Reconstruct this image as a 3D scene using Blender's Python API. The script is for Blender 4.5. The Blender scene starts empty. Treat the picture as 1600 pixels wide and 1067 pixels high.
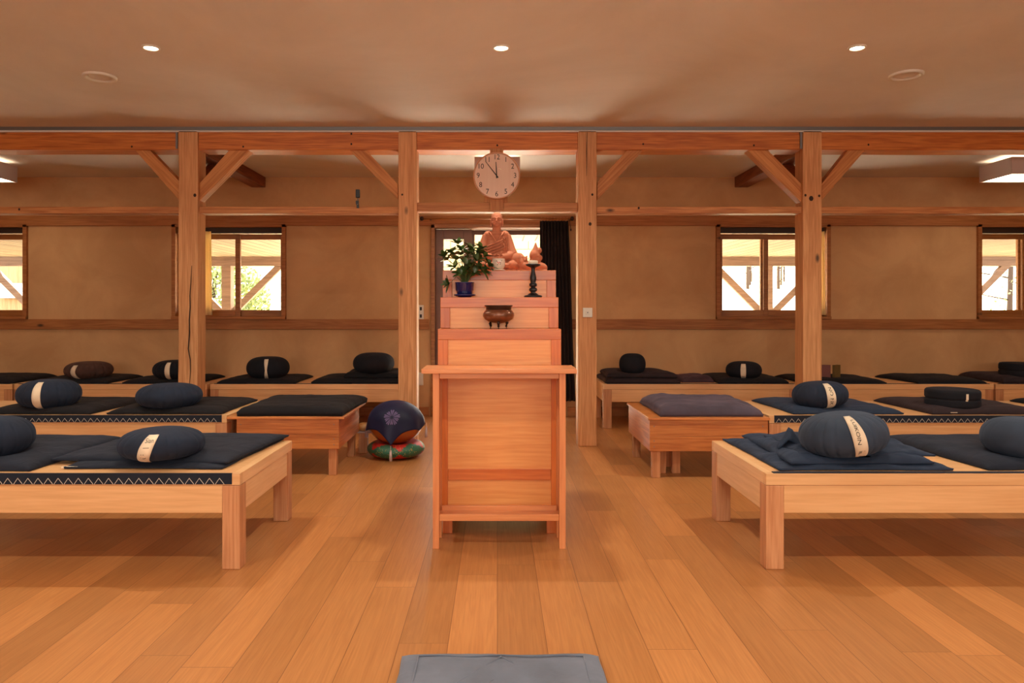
import bpy, bmesh, math, random
from mathutils import Vector, Matrix, noise
PI = math.pi
sc = bpy.context.scene
COL = sc.collection

# ------------------------------------------------------------------ camera
F = 1130.0; CX = 777.0; CY = 485.0; H = 1.15
cam = bpy.data.cameras.new('camera'); cam.sensor_width = 36; cam.lens = 36 * F / 1600
cam.shift_x = (800 - CX) / 1600; cam.shift_y = -(533.5 - CY) / 1600
cam.clip_start = 0.05; cam.clip_end = 200
co = bpy.data.objects.new('camera', cam); COL.objects.link(co)
co.location = (0, 0, H); co.rotation_euler = (PI / 2, 0, 0)
sc.camera = co

# ------------------------------------------------------------------ world, exposure
sc.view_settings.view_transform = 'Standard'; sc.view_settings.look = 'None'
sc.view_settings.exposure = 0.16; sc.view_settings.gamma = 1.0
sc.view_settings.use_curve_mapping = False
W = bpy.data.worlds.new('world'); sc.world = W; W.use_nodes = True
bg = W.node_tree.nodes['Background']; bg.inputs[0].default_value = (1.0, 0.97, 0.93, 1); bg.inputs[1].default_value = 6.5
try:
    sc.cycles.max_bounces = 10; sc.cycles.diffuse_bounces = 6; sc.cycles.use_denoising = True
    sc.cycles.caustics_reflective = False; sc.cycles.caustics_refractive = False
    sc.cycles.sample_clamp_indirect = 12
except Exception: pass

def area(name, loc, rot, sx, sy, power, color=(1, .8, .6), spread=PI, portal=False, shape='RECTANGLE'):
    l = bpy.data.lights.new(name, 'AREA'); l.shape = shape; l.size = sx; l.size_y = sy
    l.energy = power; l.color = color; l.spread = spread
    if portal: l.cycles.is_portal = True
    o = bpy.data.objects.new(name, l); COL.objects.link(o); o.location = loc; o.rotation_euler = rot
    return o
# sun high beyond the house, lighting the ground outside the porch; the trees and posts stand against it
sn = bpy.data.lights.new('sun', 'SUN'); sn.energy = 48.0; sn.angle = 0.02; sn.color = (1, .93, .8)
so = bpy.data.objects.new('sun', sn); COL.objects.link(so); so.rotation_euler = (math.radians(-36), 0, math.radians(6)); so.location = (0, 5, 9)
# added unseen soft fill lamps before the windowless wall behind the camera
WARM = (1.0, .80, .58)
for wx_ in (-3.6, 0.0, 3.6):
    area('rear_fill_light', (wx_, -2.9, 1.75), (PI / 2 + .12, 0, 0), 2.6, 1.4, 62, (1.0, .95, .84))
# downlights in the ceiling: three seen, the others of the same grid behind the camera
DL = [(-2.04, 4.26), (.023, 4.26), (2.12, 4.26)]
DLX = [(-4.1, 4.26), (4.2, 4.26)] + [(x, y) for y in (1.55, -1.1) for x in (-4.1, -2.04, .023, 2.12, 4.2)]
for x, y in DL + DLX:
    area('downlight_lamp', (x, y, 2.683), (0, 0, 0), .09, .09, 15.5 if abs(x) < 3 else 11, (1.0, .92, .74), math.radians(150), shape='DISK')
# openings of the far wall, sampled as daylight portals
for x0, x1, z0, z1 in ((-6.32, -5.14, 1.08, 2.07), (-3.506, -2.328, 1.08, 2.07), (2.41, 3.59, 1.08, 2.07), (5.25, 6.43, 1.08, 2.07), (-.69, .71, 0, 2.07)):
    area('daylight_portal', ((x0 + x1) / 2, 8.06, (z0 + z1) / 2), (-PI / 2, 0, 0), x1 - x0, z1 - z0, 1, (1, 1, 1), portal=True)

# ------------------------------------------------------------------ materials
def new_mat(name):
    m = bpy.data.materials.new(name); m.use_nodes = True
    nt = m.node_tree; return m, nt, nt.nodes['Principled BSDF']
def N(nt, t, **kw):
    n = nt.nodes.new(t)
    for k, v in kw.items(): setattr(n, k, v)
    return n
def s2l(c):
    return tuple(((x / 255) / 12.92 if x / 255 <= .04045 else ((x / 255 + .055) / 1.055) ** 2.4) for x in c) + (1,)
def plain(name, rgb, rough=.6, metal=0, coat=0, bump=0, bscale=200, sheen=0):
    m, nt, b = new_mat(name)
    b.inputs['Base Color'].default_value = s2l(rgb); b.inputs['Roughness'].default_value = rough
    b.inputs['Metallic'].default_value = metal; b.inputs['Coat Weight'].default_value = coat
    b.inputs['Sheen Weight'].default_value = sheen
    tc = N(nt, 'ShaderNodeTexCoord'); no = N(nt, 'ShaderNodeTexNoise'); no.inputs['Scale'].default_value = bscale
    nt.links.new(tc.outputs['Object'], no.inputs['Vector'])
    mx = N(nt, 'ShaderNodeMix', data_type='RGBA', blend_type='MULTIPLY'); mx.inputs[0].default_value = .18
    mx.inputs[6].default_value = s2l(rgb); nt.links.new(no.outputs['Fac'], mx.inputs[7]); nt.links.new(mx.outputs[2], b.inputs['Base Color'])
    if bump:
        bp = N(nt, 'ShaderNodeBump'); bp.inputs['Strength'].default_value = bump; bp.inputs['Distance'].default_value = .002
        nt.links.new(no.outputs['Fac'], bp.inputs['Height']); nt.links.new(bp.outputs[0], b.inputs['Normal'])
    return m
def emit(name, rgb, k):
    m, nt, b = new_mat(name)
    b.inputs['Base Color'].default_value = (.9, .9, .9, 1)
    b.inputs['Emission Color'].default_value = tuple(rgb) + (1,); b.inputs['Emission Strength'].default_value = k
    return m
def wood(name, light, dark, axis='X', rough=.45, scale=1.0, knots=True, coat=0, contrast=1.0, tilt=0):
    """sawn timber: grain stretched along AXIS, cathedral rings, a few knots"""
    m, nt, b = new_mat(name); L = nt.links.new
    tc = N(nt, 'ShaderNodeTexCoord'); oi = N(nt, 'ShaderNodeObjectInfo')
    va = N(nt, 'ShaderNodeVectorMath', operation='SCALE'); va.inputs[0].default_value = (7.3, 3.1, 5.7); L(oi.outputs['Random'], va.inputs['Scale'])
    ad = N(nt, 'ShaderNodeVectorMath', operation='ADD'); L(tc.outputs['Object'], ad.inputs[0]); L(va.outputs[0], ad.inputs[1])
    tl = N(nt, 'ShaderNodeMapping'); tl.inputs['Rotation'].default_value = (0, tilt, 0); L(ad.outputs[0], tl.inputs['Vector']); ad = tl
    mp = N(nt, 'ShaderNodeMapping'); s = {'X': (.55, 11, 11), 'Y': (11, .55, 11), 'Z': (11, 11, .55)}[axis]
    mp.inputs['Scale'].default_value = tuple(v * scale for v in s); L(ad.outputs[0], mp.inputs['Vector'])
    n1 = N(nt, 'ShaderNodeTexNoise'); n1.inputs['Scale'].default_value = 1.2; n1.inputs['Detail'].default_value = 3; n1.inputs['Distortion'].default_value = .8
    L(mp.outputs[0], n1.inputs['Vector'])
    # rings
    ml = N(nt, 'ShaderNodeMath', operation='MULTIPLY'); L(n1.outputs['Fac'], ml.inputs[0]); ml.inputs[1].default_value = 30
    si = N(nt, 'ShaderNodeMath', operation='SINE'); L(ml.outputs[0], si.inputs[0])
    n2 = N(nt, 'ShaderNodeTexNoise'); n2.inputs['Scale'].default_value = 9; n2.inputs['Detail'].default_value = 4
    L(mp.outputs[0], n2.inputs['Vector'])
    m1 = N(nt, 'ShaderNodeMath', operation='MULTIPLY_ADD'); L(si.outputs[0], m1.inputs[0]); m1.inputs[1].default_value = .13 * contrast; L(n2.outputs['Fac'], m1.inputs[2])
    cr = N(nt, 'ShaderNodeValToRGB'); cr.color_ramp.elements[0].position = .24; cr.color_ramp.elements[1].position = .76
    cr.color_ramp.elements[0].color = s2l(dark); cr.color_ramp.elements[1].color = s2l(light); L(m1.outputs[0], cr.inputs[0])
    out = cr.outputs[0]
    # board to board tone
    hv = N(nt, 'ShaderNodeHueSaturation'); vm = N(nt, 'ShaderNodeMath', operation='MULTIPLY_ADD'); L(oi.outputs['Random'], vm.inputs[0]); vm.inputs[1].default_value = .16; vm.inputs[2].default_value = .92
    L(vm.outputs[0], hv.inputs['Value']); L(out, hv.inputs['Color']); out = hv.outputs[0]
    if knots:
        vo = N(nt, 'ShaderNodeTexVoronoi'); mp2 = N(nt, 'ShaderNodeMapping')
        s = {'X': (1, 2.2, 2.2), 'Y': (2.2, 1, 2.2), 'Z': (2.2, 2.2, 1)}[axis]; mp2.inputs['Scale'].default_value = tuple(v * 1.15 for v in s)
        L(ad.outputs[0], mp2.inputs['Vector']); L(mp2.outputs[0], vo.inputs['Vector']); vo.inputs['Scale'].default_value = 1.5
        kr = N(nt, 'ShaderNodeValToRGB'); kr.color_ramp.elements[0].position = .03; kr.color_ramp.elements[1].position = .085
        kr.color_ramp.elements[0].color = (1, 1, 1, 1); kr.color_ramp.elements[1].color = (0, 0, 0, 1); L(vo.outputs['Distance'], kr.inputs[0])
        mx = N(nt, 'ShaderNodeMix', data_type='RGBA'); L(kr.outputs[0], mx.inputs[0]); L(out, mx.inputs[6]); mx.inputs[7].default_value = s2l(tuple(c * .5 for c in dark)); out = mx.outputs[2]
    L(out, b.inputs['Base Color']); b.inputs['Roughness'].default_value = rough; b.inputs['Coat Weight'].default_value = coat; b.inputs['Coat Roughness'].default_value = .25
    bp = N(nt, 'ShaderNodeBump'); bp.inputs['Strength'].default_value = .12; bp.inputs['Distance'].default_value = .002; L(n2.outputs['Fac'], bp.inputs['Height']); L(bp.outputs[0], b.inputs['Normal'])
    return m
def plaster(name, a, bcol, rough=.9, scale=1.6, streak=True):
    m, nt, b = new_mat(name); L = nt.links.new
    tc = N(nt, 'ShaderNodeTexCoord')
    n1 = N(nt, 'ShaderNodeTexNoise'); n1.inputs['Scale'].default_value = scale; n1.inputs['Detail'].default_value = 6; n1.inputs['Roughness'].default_value = .62; n1.inputs['Distortion'].default_value = .6
    L(tc.outputs['Object'], n1.inputs['Vector'])
    cr = N(nt, 'ShaderNodeValToRGB'); cr.color_ramp.elements[0].position = .33; cr.color_ramp.elements[1].position = .68
    cr.color_ramp.elements[0].color = s2l(bcol); cr.color_ramp.elements[1].color = s2l(a); L(n1.outputs['Fac'], cr.inputs[0]); L(cr.outputs[0], b.inputs['Base Color'])
    n2 = N(nt, 'ShaderNodeTexNoise'); n2.inputs['Scale'].default_value = 30; n2.inputs['Detail'].default_value = 5; L(tc.outputs['Object'], n2.inputs['Vector'])
    bp = N(nt, 'ShaderNodeBump'); bp.inputs['Strength'].default_value = .15; bp.inputs['Distance'].default_value = .003; L(n2.outputs['Fac'], bp.inputs['Height']); L(bp.outputs[0], b.inputs['Normal'])
    b.inputs['Roughness'].default_value = rough
    return m
def fabric(name, rgb, rough=.88, sheen=.22, wr=1.0):
    m, nt, b = new_mat(name); L = nt.links.new
    tc = N(nt, 'ShaderNodeTexCoord')
    n1 = N(nt, 'ShaderNodeTexNoise'); n1.inputs['Scale'].default_value = 5; n1.inputs['Detail'].default_value = 5; L(tc.outputs['Object'], n1.inputs['Vector'])
    cr = N(nt, 'ShaderNodeValToRGB'); cr.color_ramp.elements[0].position = .3; cr.color_ramp.elements[1].position = .7
    cr.color_ramp.elements[0].color = s2l(tuple(c * .86 for c in rgb)); cr.color_ramp.elements[1].color = s2l(tuple(min(255, c * 1.12) for c in rgb)); L(n1.outputs['Fac'], cr.inputs[0]); L(cr.outputs[0], b.inputs['Base Color'])
    b.inputs['Roughness'].default_value = rough; b.inputs['Sheen Weight'].default_value = sheen; b.inputs['Sheen Roughness'].default_value = .5
    b.inputs['Sheen Tint'].default_value = s2l(tuple(min(255, c * 2 + 25) for c in rgb))
    b.inputs['Specular IOR Level'].default_value = .25
    wv = N(nt, 'ShaderNodeTexNoise'); wv.inputs['Scale'].default_value = 500; L(tc.outputs['Object'], wv.inputs['Vector'])
    n3 = N(nt, 'ShaderNodeTexNoise'); n3.inputs['Scale'].default_value = 7; n3.inputs['Detail'].default_value = 3; n3.inputs['Distortion'].default_value = 1.2; L(tc.outputs['Object'], n3.inputs['Vector'])
    bp = N(nt, 'ShaderNodeBump'); bp.inputs['Strength'].default_value = .25; bp.inputs['Distance'].default_value = .001; L(wv.outputs['Fac'], bp.inputs['Height'])
    bp2 = N(nt, 'ShaderNodeBump'); bp2.inputs['Strength'].default_value = .45 * wr; bp2.inputs['Distance'].default_value = .02; L(n3.outputs['Fac'], bp2.inputs['Height']); L(bp.outputs[0], bp2.inputs['Normal'])
    L(bp2.outputs[0], b.inputs['Normal'])
    return m
def floor_mat():
    m, nt, b = new_mat('oak_floor'); L = nt.links.new
    tc = N(nt, 'ShaderNodeTexCoord'); 
    def mth(op, a, b_=None, c_=None):
        n = N(nt, 'ShaderNodeMath', operation=op)
        for k, v in enumerate((a, b_, c_)):
            if v is None: continue
            if isinstance(v, (int, float)): n.inputs[k].default_value = v
            else: L(v, n.inputs[k])
        return n.outputs[0]
    sx = N(nt, 'ShaderNodeSeparateXYZ'); L(tc.outputs['Object'], sx.inputs[0])
    PWD, PLN = .17, 1.7
    u = mth('DIVIDE', sx.outputs[0], PWD); row = mth('FLOOR', u)
    wn = N(nt, 'ShaderNodeTexWhiteNoise', noise_dimensions='1D'); L(row, wn.inputs['W'])
    v = mth('ADD', mth('DIVIDE', sx.outputs[1], PLN), mth('MULTIPLY', wn.outputs['Value'], 7.0)); idy = mth('FLOOR', v)
    cv = N(nt, 'ShaderNodeCombineXYZ'); L(row, cv.inputs[0]); L(idy, cv.inputs[1])
    wb = N(nt, 'ShaderNodeTexWhiteNoise', noise_dimensions='2D'); L(cv.outputs[0], wb.inputs['Vector'])
    du = mth('ABSOLUTE', mth('SUBTRACT', mth('FRACT', u), .5)); dv = mth('ABSOLUTE', mth('SUBTRACT', mth('FRACT', v), .5))
    gap = mth('MAXIMUM', mth('GREATER_THAN', du, .5 - .0011 / PWD), mth('GREATER_THAN', dv, .5 - .0010 / PLN))
    sp = N(nt, 'ShaderNodeVectorMath', operation='MULTIPLY_ADD'); L(wb.outputs['Color'], sp.inputs[0]); sp.inputs[1].default_value = (3.7, 11.3, 5.1); L(tc.outputs['Object'], sp.inputs[2])
    mg = N(nt, 'ShaderNodeMapping'); mg.inputs['Scale'].default_value = (14, .75, 1); L(sp.outputs[0], mg.inputs['Vector'])
    n1 = N(nt, 'ShaderNodeTexNoise'); n1.inputs['Scale'].default_value = 1.4; n1.inputs['Detail'].default_value = 3; n1.inputs['Distortion'].default_value = .9; L(mg.outputs[0], n1.inputs['Vector'])
    ml = N(nt, 'ShaderNodeMath', operation='MULTIPLY'); L(n1.outputs['Fac'], ml.inputs[0]); ml.inputs[1].default_value = 36
    si = N(nt, 'ShaderNodeMath', operation='SINE'); L(ml.outputs[0], si.inputs[0])
    mf = N(nt, 'ShaderNodeMapping'); mf.inputs['Scale'].default_value = (110, 3.0, 1); L(sp.outputs[0], mf.inputs['Vector'])
    n2 = N(nt, 'ShaderNodeTexNoise'); n2.inputs['Scale'].default_value = 1.5; n2.inputs['Detail'].default_value = 5; L(mf.outputs[0], n2.inputs['Vector'])
    m1 = N(nt, 'ShaderNodeMath', operation='MULTIPLY_ADD'); L(si.outputs[0], m1.inputs[0]); m1.inputs[1].default_value = .10; L(n2.outputs['Fac'], m1.inputs[2])
    cr = N(nt, 'ShaderNodeValToRGB'); e = cr.color_ramp.elements; e[0].position = .2; e[1].position = .8
    e[0].color = s2l((158, 100, 54)); e[1].color = s2l((200, 140, 84)); m1b = mth('MULTIPLY_ADD', m1.outputs[0], .5, .25); L(m1b, cr.inputs[0])
    vm = wb
    v2 = N(nt, 'ShaderNodeMath', operation='MULTIPLY_ADD'); L(vm.outputs['Value'], v2.inputs[0]); v2.inputs[1].default_value = .30; v2.inputs[2].default_value = .82
    hv = N(nt, 'ShaderNodeHueSaturation'); L(cr.outputs[0], hv.inputs['Color']); L(v2.outputs[0], hv.inputs['Value'])
    mx = N(nt, 'ShaderNodeMix', data_type='RGBA'); L(gap, mx.inputs[0]); L(hv.outputs[0], mx.inputs[6]); mx.inputs[7].default_value = s2l((120, 74, 42))
    L(mx.outputs[2], b.inputs['Base Color'])
    rr = N(nt, 'ShaderNodeMath', operation='MULTIPLY_ADD'); n5 = N(nt, 'ShaderNodeTexNoise'); n5.inputs['Scale'].default_value = 2.5; L(sp.outputs[0], n5.inputs['Vector']); L(n5.outputs['Fac'], rr.inputs[0]); rr.inputs[1].default_value = .16; rr.inputs[2].default_value = .24; L(rr.outputs[0], b.inputs['Roughness'])
    b.inputs['Specular IOR Level'].default_value = .5
    ng = N(nt, 'ShaderNodeMath', operation='SUBTRACT'); L(mth('MULTIPLY', si.outputs[0], .12), ng.inputs[0]); L(gap, ng.inputs[1])
    bp = N(nt, 'ShaderNodeBump'); bp.inputs['Strength'].default_value = .07; bp.inputs['Distance'].default_value = .002; L(ng.outputs[0], bp.inputs['Height']); L(bp.outputs[0], b.inputs['Normal'])
    return m
def sheer():
    m, nt, b = new_mat('sheer_cream_cloth'); b.inputs['Base Color'].default_value = s2l((246, 226, 180)); b.inputs['Roughness'].default_value = .9
    tr = N(nt, 'ShaderNodeBsdfTranslucent'); tr.inputs['Color'].default_value = s2l((250, 228, 178))
    mx = N(nt, 'ShaderNodeMixShader'); mx.inputs[0].default_value = .5; nt.links.new(b.outputs[0], mx.inputs[1]); nt.links.new(tr.outputs[0], mx.inputs[2])
    nt.links.new(mx.outputs[0], nt.nodes['Material Output'].inputs['Surface']); return m
def glass():
    m, nt, b = new_mat('window_glass'); L = nt.links.new
    tr = N(nt, 'ShaderNodeBsdfTransparent'); gl = N(nt, 'ShaderNodeBsdfGlossy'); gl.inputs['Roughness'].default_value = .02
    lw = N(nt, 'ShaderNodeLayerWeight'); lw.inputs['Blend'].default_value = .12
    mx = N(nt, 'ShaderNodeMixShader'); L(lw.outputs['Fresnel'], mx.inputs[0]); L(tr.outputs[0], mx.inputs[1]); L(gl.outputs[0], mx.inputs[2])
    L(mx.outputs[0], nt.nodes['Material Output'].inputs['Surface'])
    return m
M = {}
M['post'] = wood('post_timber', (216, 158, 106), (186, 124, 74), 'Z', .6, 1.0)
M['beam'] = wood('beam_timber', (210, 126, 54), (168, 86, 28), 'X', .5, 1.1)
M['brace'] = wood('brace_timber', (206, 142, 82), (170, 102, 50), 'Z', .6, .8, knots=False, tilt=PI / 4)
M['brace2'] = wood('brace_timber_mirrored', (206, 142, 82), (170, 102, 50), 'Z', .6, .8, knots=False, tilt=-PI / 4)
M['board'] = wood('clock_board_timber', (206, 142, 82), (170, 102, 50), 'Z', .6, .8, knots=False)
M['crail'] = wood('cross_rail_timber', (202, 138, 82), (166, 98, 50), 'X', .6, 1)
M['rail'] = wood('wall_rail_timber', (176, 114, 62), (146, 88, 42), 'X', .65, 1)
M['dark_beam'] = wood('joist_timber', (150, 80, 40), (110, 52, 22), 'Y', .6, 1)
M['pale'] = wood('pale_beech', (228, 180, 128), (210, 158, 106), 'X', .45, .7, knots=False, contrast=.45)
M['pale_y'] = wood('pale_beech_side', (228, 186, 138), (210, 164, 114), 'Y', .45, .7, knots=False, contrast=.45)
M['leg'] = wood('leg_timber', (204, 148, 104), (178, 118, 76), 'Z', .5, 1)
M['pine'] = wood('oiled_pine', (208, 134, 70), (172, 96, 42), 'X', .4, 1.1, coat=.15)
M['pine_y'] = wood('oiled_pine_side', (206, 124, 70), (170, 90, 46), 'Y', .4, 1.1, coat=.15)
M['altar'] = wood('altar_frame_red_pine', (208, 118, 56), (184, 90, 36), 'X', .3, .9, knots=False, coat=.2, contrast=.6)
M['altar_z'] = wood('altar_stile_red_pine', (208, 118, 56), (184, 90, 36), 'Z', .3, .9, knots=False, coat=.2, contrast=.6)
M['panel'] = wood('altar_panel_pine', (238, 168, 100), (222, 142, 76), 'X', .35, .8, knots=False, coat=.3, contrast=.6)
M['stand'] = wood('stand_pine', (216, 144, 92), (196, 118, 68), 'X', .35, .9, knots=False, coat=.2, contrast=.7)
M['stand_z'] = wood('stand_leg_pine', (216, 142, 90), (194, 114, 66), 'Z', .35, .9, coat=.2, contrast=.7)
M['wall'] = plaster('clay_plaster', (208, 165, 118), (188, 144, 99))
M['ceiling'] = plaster('ceiling_plaster', (226, 220, 214), (212, 204, 196), scale=.8)
M['floor'] = floor_mat()
M['white'] = plain('white_plastic', (225, 218, 205), .4)
M['metal'] = plain('grey_metal', (140, 140, 140), .4, .8)
M['black'] = plain('black_plastic', (22, 22, 24), .35)
M['iron'] = plain('black_iron', (26, 28, 34), .42, .3, coat=.2)
M['sash'] = wood('window_sash_wood', (172, 112, 56), (140, 84, 38), 'X', .45, 1, knots=False)
M['sashb'] = plain('brown_door_sash', (118, 82, 66), .45)
M['slot'] = plain('dark_blind_slot', (60, 36, 20), .6)
M['glass'] = glass(); M['sheer'] = sheer()
M['navy'] = fabric('navy_cotton', (30, 35, 47))
M['navyb'] = fabric('blue_navy_cotton', (36, 47, 66))
M['navyz'] = fabric('navy_zafu_cotton', (32, 40, 56), wr=.4)
M['slate'] = fabric('slate_blue_cotton', (48, 58, 74), wr=.4)
M['blk'] = fabric('black_cotton', (24, 23, 27))
M['blkz'] = fabric('black_zafu_cotton', (24, 25, 32), wr=.3)
M['brn'] = fabric('brown_zafu_cotton', (72, 50, 44), wr=.3)
M['plum'] = fabric('plum_cotton', (66, 48, 56))
M['dplum'] = fabric('dark_plum_cotton', (44, 34, 38))
M['grey'] = fabric('grey_mauve_cotton', (74, 66, 78))
M['fmat'] = fabric('floor_mat_cotton', (96, 102, 116), wr=.5)
M['tag'] = fabric('linen_tag', (222, 204, 178), wr=.1)
M['thread'] = plain('white_thread', (225, 215, 200), .8)
M['ink'] = plain('black_ink', (25, 22, 24), .7)
M['curtain'] = fabric('dark_brown_curtain', (38, 26, 24), wr=.2)
M['terra'] = plain('terracotta', (186, 112, 80), .85, bump=.3, bscale=60)
M['bronze'] = plain('bronze', (122, 74, 50), .32, .45, coat=.4)
M['bronzed'] = plain('dark_bronze', (66, 44, 36), .4, .5)
M['bluepot'] = plain('cobalt_glaze', (22, 32, 92), .18, coat=.6)
M['leaf'] = plain('green_leaf', (56, 80, 34), .32, coat=.2, bscale=30)
M['leafl'] = plain('light_leaf', (120, 140, 70), .5, bscale=30)
M['stem'] = plain('green_stem', (90, 106, 56), .6)
M['soil'] = plain('soil', (50, 34, 24), .95)
M['porc'] = plain('white_porcelain', (232, 220, 205), .25, coat=.4)
M['red'] = plain('red_glaze', (214, 70, 40), .4)
M['wax'] = plain('white_wax', (236, 222, 200), .5)
M['clockface'] = wood('clock_face_wood', (244, 208, 184), (238, 196, 170), 'Z', .35, .5, knots=False, contrast=.3)
M['clockrim'] = plain('clock_rim_wood', (222, 160, 120), .35, coat=.3)
M['lacq'] = plain('orange_lacquer', (176, 92, 30), .16, coat=.8)
M['csh_r'] = plain('red_brocade', (190, 40, 34), .5, bump=.4)
M['csh_g'] = plain('green_brocade', (52, 106, 82), .4, bump=.4)
M['gold'] = plain('gold_thread', (222, 190, 100), .4, .5)
M['clothn'] = fabric('navy_silk', (26, 30, 58), .5, .3, wr=.2)
M['mauve'] = plain('mauve_crest', (104, 88, 132), .7)
M['lining'] = plain('pale_lining', (196, 176, 176), .8)
M['tan'] = plain('tan_leather', (206, 156, 96), .35, coat=.3)
M['led'] = emit('lit_lamp', (1.0, .80, .52), 26)
M['pend'] = plain('pendant_white', (196, 176, 168), .5)
M['pled2'] = emit('pendant_upper_diffuser', (1.0, .82, .58), 2.2)
M['pled'] = emit('pendant_diffuser', (1.0, .82, .58), 9)
M['porchw'] = wood('porch_timber', (140, 112, 92), (112, 86, 68), 'X', .7, 1, knots=False)
M['stone'] = None

# ------------------------------------------------------------------ mesh helpers
class MB:
    def __init__(s): s.bm = bmesh.new()
    def box(s, x0, x1, y0, y1, z0, z1, rot=None, mi=0):
        vs = [s.bm.verts.new((x, y, z)) for x in (x0, x1) for y in (y0, y1) for z in (z0, z1)]
        for f in ((0, 1, 3, 2), (4, 6, 7, 5), (0, 4, 5, 1), (2, 3, 7, 6), (0, 2, 6, 4), (1, 5, 7, 3)):
            fc = s.bm.faces.new([vs[i] for i in f]); fc.material_index = mi
        if rot: bmesh.ops.transform(s.bm, matrix=rot, verts=vs)
        return s
    def prism(s, pts, y0, y1, axis='Y', mi=0):
        """polygon of 2D points extruded along axis"""
        def P(a, b, c): return {'Y': (a, c, b), 'X': (c, a, b), 'Z': (a, b, c)}[axis]
        A = [s.bm.verts.new(P(a, b, y0)) for a, b in pts]; B = [s.bm.verts.new(P(a, b, y1)) for a, b in pts]
        n = len(pts); fs = [s.bm.faces.new(A), s.bm.faces.new(B[::-1])]
        for i in range(n): fs.append(s.bm.faces.new((A[i], B[i], B[(i + 1) % n], A[(i + 1) % n])))
        for f in fs: f.material_index = mi
        bmesh.ops.recalc_face_normals(s.bm, faces=fs)
        return s
    def lathe(s, prof, seg=40, c=(0, 0, 0), flute=None, mi=0):
        rings = []
        for r, z in prof:
            if r < 1e-6: rings.append([s.bm.verts.new((c[0], c[1], c[2] + z))]); continue
            row = []
            for i in range(seg):
                a = 2 * PI * i / seg; rr = r * (flute(a, z) if flute else 1)
                row.append(s.bm.verts.new((c[0] + rr * math.cos(a), c[1] + rr * math.sin(a), c[2] + z)))
            rings.append(row)
        fs = []
        for A, B in zip(rings, rings[1:]):
            for i in range(seg):
                j = (i + 1) % seg
                if len(A) == 1 and len(B) == 1: continue
                if len(A) == 1: fs.append(s.bm.faces.new((A[0], B[i], B[j])))
                elif len(B) == 1: fs.append(s.bm.faces.new((A[i], B[0], A[j])))
                else: fs.append(s.bm.faces.new((A[i], B[i], B[j], A[j])))
        for f in fs: f.material_index = mi; f.smooth = True
        bmesh.ops.recalc_face_normals(s.bm, faces=fs)
        return s
    def tube(s, pts, r, seg=8, mi=0, r2=None):
        pts = [Vector(p) for p in pts]; n = len(pts); rings = []
        for k, p in enumerate(pts):
            t = (pts[min(k + 1, n - 1)] - pts[max(k - 1, 0)]).normalized()
            u = t.cross(Vector((0, 0, 1)));
            if u.length < .1: u = t.cross(Vector((1, 0, 0)))
            u.normalize(); v = t.cross(u)
            rr = r if r2 is None else r + (r2 - r) * k / max(1, n - 1)
            rings.append([s.bm.verts.new(p + (u * math.cos(2 * PI * i / seg) + v * math.sin(2 * PI * i / seg)) * rr) for i in range(seg)])
        fs = []
        for A, B in zip(rings, rings[1:]):
            for i in range(seg): fs.append(s.bm.faces.new((A[i], A[(i + 1) % seg], B[(i + 1) % seg], B[i])))
        fs.append(s.bm.faces.new(rings[0][::-1])); fs.append(s.bm.faces.new(rings[-1]))
        for f in fs: f.material_index = mi; f.smooth = True
        bmesh.ops.recalc_face_normals(s.bm, faces=fs)
        return s
    def ell(s, c, r, mi=0, seg=20, rot=None):
        m = Matrix.Translation(c) @ (rot or Matrix.Identity(4)) @ Matrix.Diagonal((r[0], r[1], r[2], 1))
        g = bmesh.ops.create_uvsphere(s.bm, u_segments=seg, v_segments=max(8, seg // 2 + 2), radius=1, matrix=m)
        for v in g['verts']:
            for f in v.link_faces: f.smooth = True; f.material_index = mi
        return s
    def obj(s, name, mats, parent=None, loc=(0, 0, 0), bevel=0, rz=0):
        me = bpy.data.meshes.new(name); s.bm.normal_update(); s.bm.to_mesh(me); s.bm.free()
        for m in (mats if isinstance(mats, (list, tuple)) else [mats]): me.materials.append(m)
        o = bpy.data.objects.new(name, me); COL.objects.link(o); o.location = loc; o.rotation_euler = (0, 0, rz)
        if parent: o.parent = parent
        if bevel:
            b = o.modifiers.new('bevel', 'BEVEL'); b.width = bevel; b.segments = 2; b.limit_method = 'ANGLE'
        return o
def tag(o, label=None, cat=None, group=None, kind=None):
    if label: o['label'] = label
    if cat: o['category'] = cat
    if group: o['group'] = group
    if kind: o['kind'] = kind
    return o
def empty(name, label, cat, loc=(0, 0, 0), rz=0, group=None):
    o = bpy.data.objects.new(name, None); COL.objects.link(o); o.location = loc; o.rotation_euler = (0, 0, rz); o.empty_display_size = .1
    return tag(o, label, cat, group)
def copy_tree(o, parent=None):
    c = o.copy(); COL.objects.link(c); c.parent = parent
    for ch in [x for x in bpy.data.objects if x.parent == o]: copy_tree(ch, c)
    return c
def struct(name, mb, m, parent=None, bevel=0, loc=(0, 0, 0)):
    o = mb.obj(name, m, parent, loc, bevel); o['kind'] = 'structure'; return o
def text_polys(body, size):
    cu = bpy.data.curves.new('lettering', 'FONT'); cu.body = body; cu.size = size; cu.align_x = 'CENTER'; cu.align_y = 'CENTER'; cu.resolution_u = 3
    o = bpy.data.objects.new('lettering', cu); COL.objects.link(o)
    dg = bpy.context.evaluated_depsgraph_get(); me = bpy.data.meshes.new_from_object(o.evaluated_get(dg))
    vs = [v.co.copy() for v in me.vertices]; fs = [list(p.vertices) for p in me.polygons]
    bpy.data.objects.remove(o); bpy.data.meshes.remove(me)
    return vs, fs
def X(px, Y): return (px - CX) * Y / F
def Z(py, Y): return H + (CY - py) * Y / F
def fn(x, y=0, z=0): return noise.noise(Vector((x, y, z)))

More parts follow.
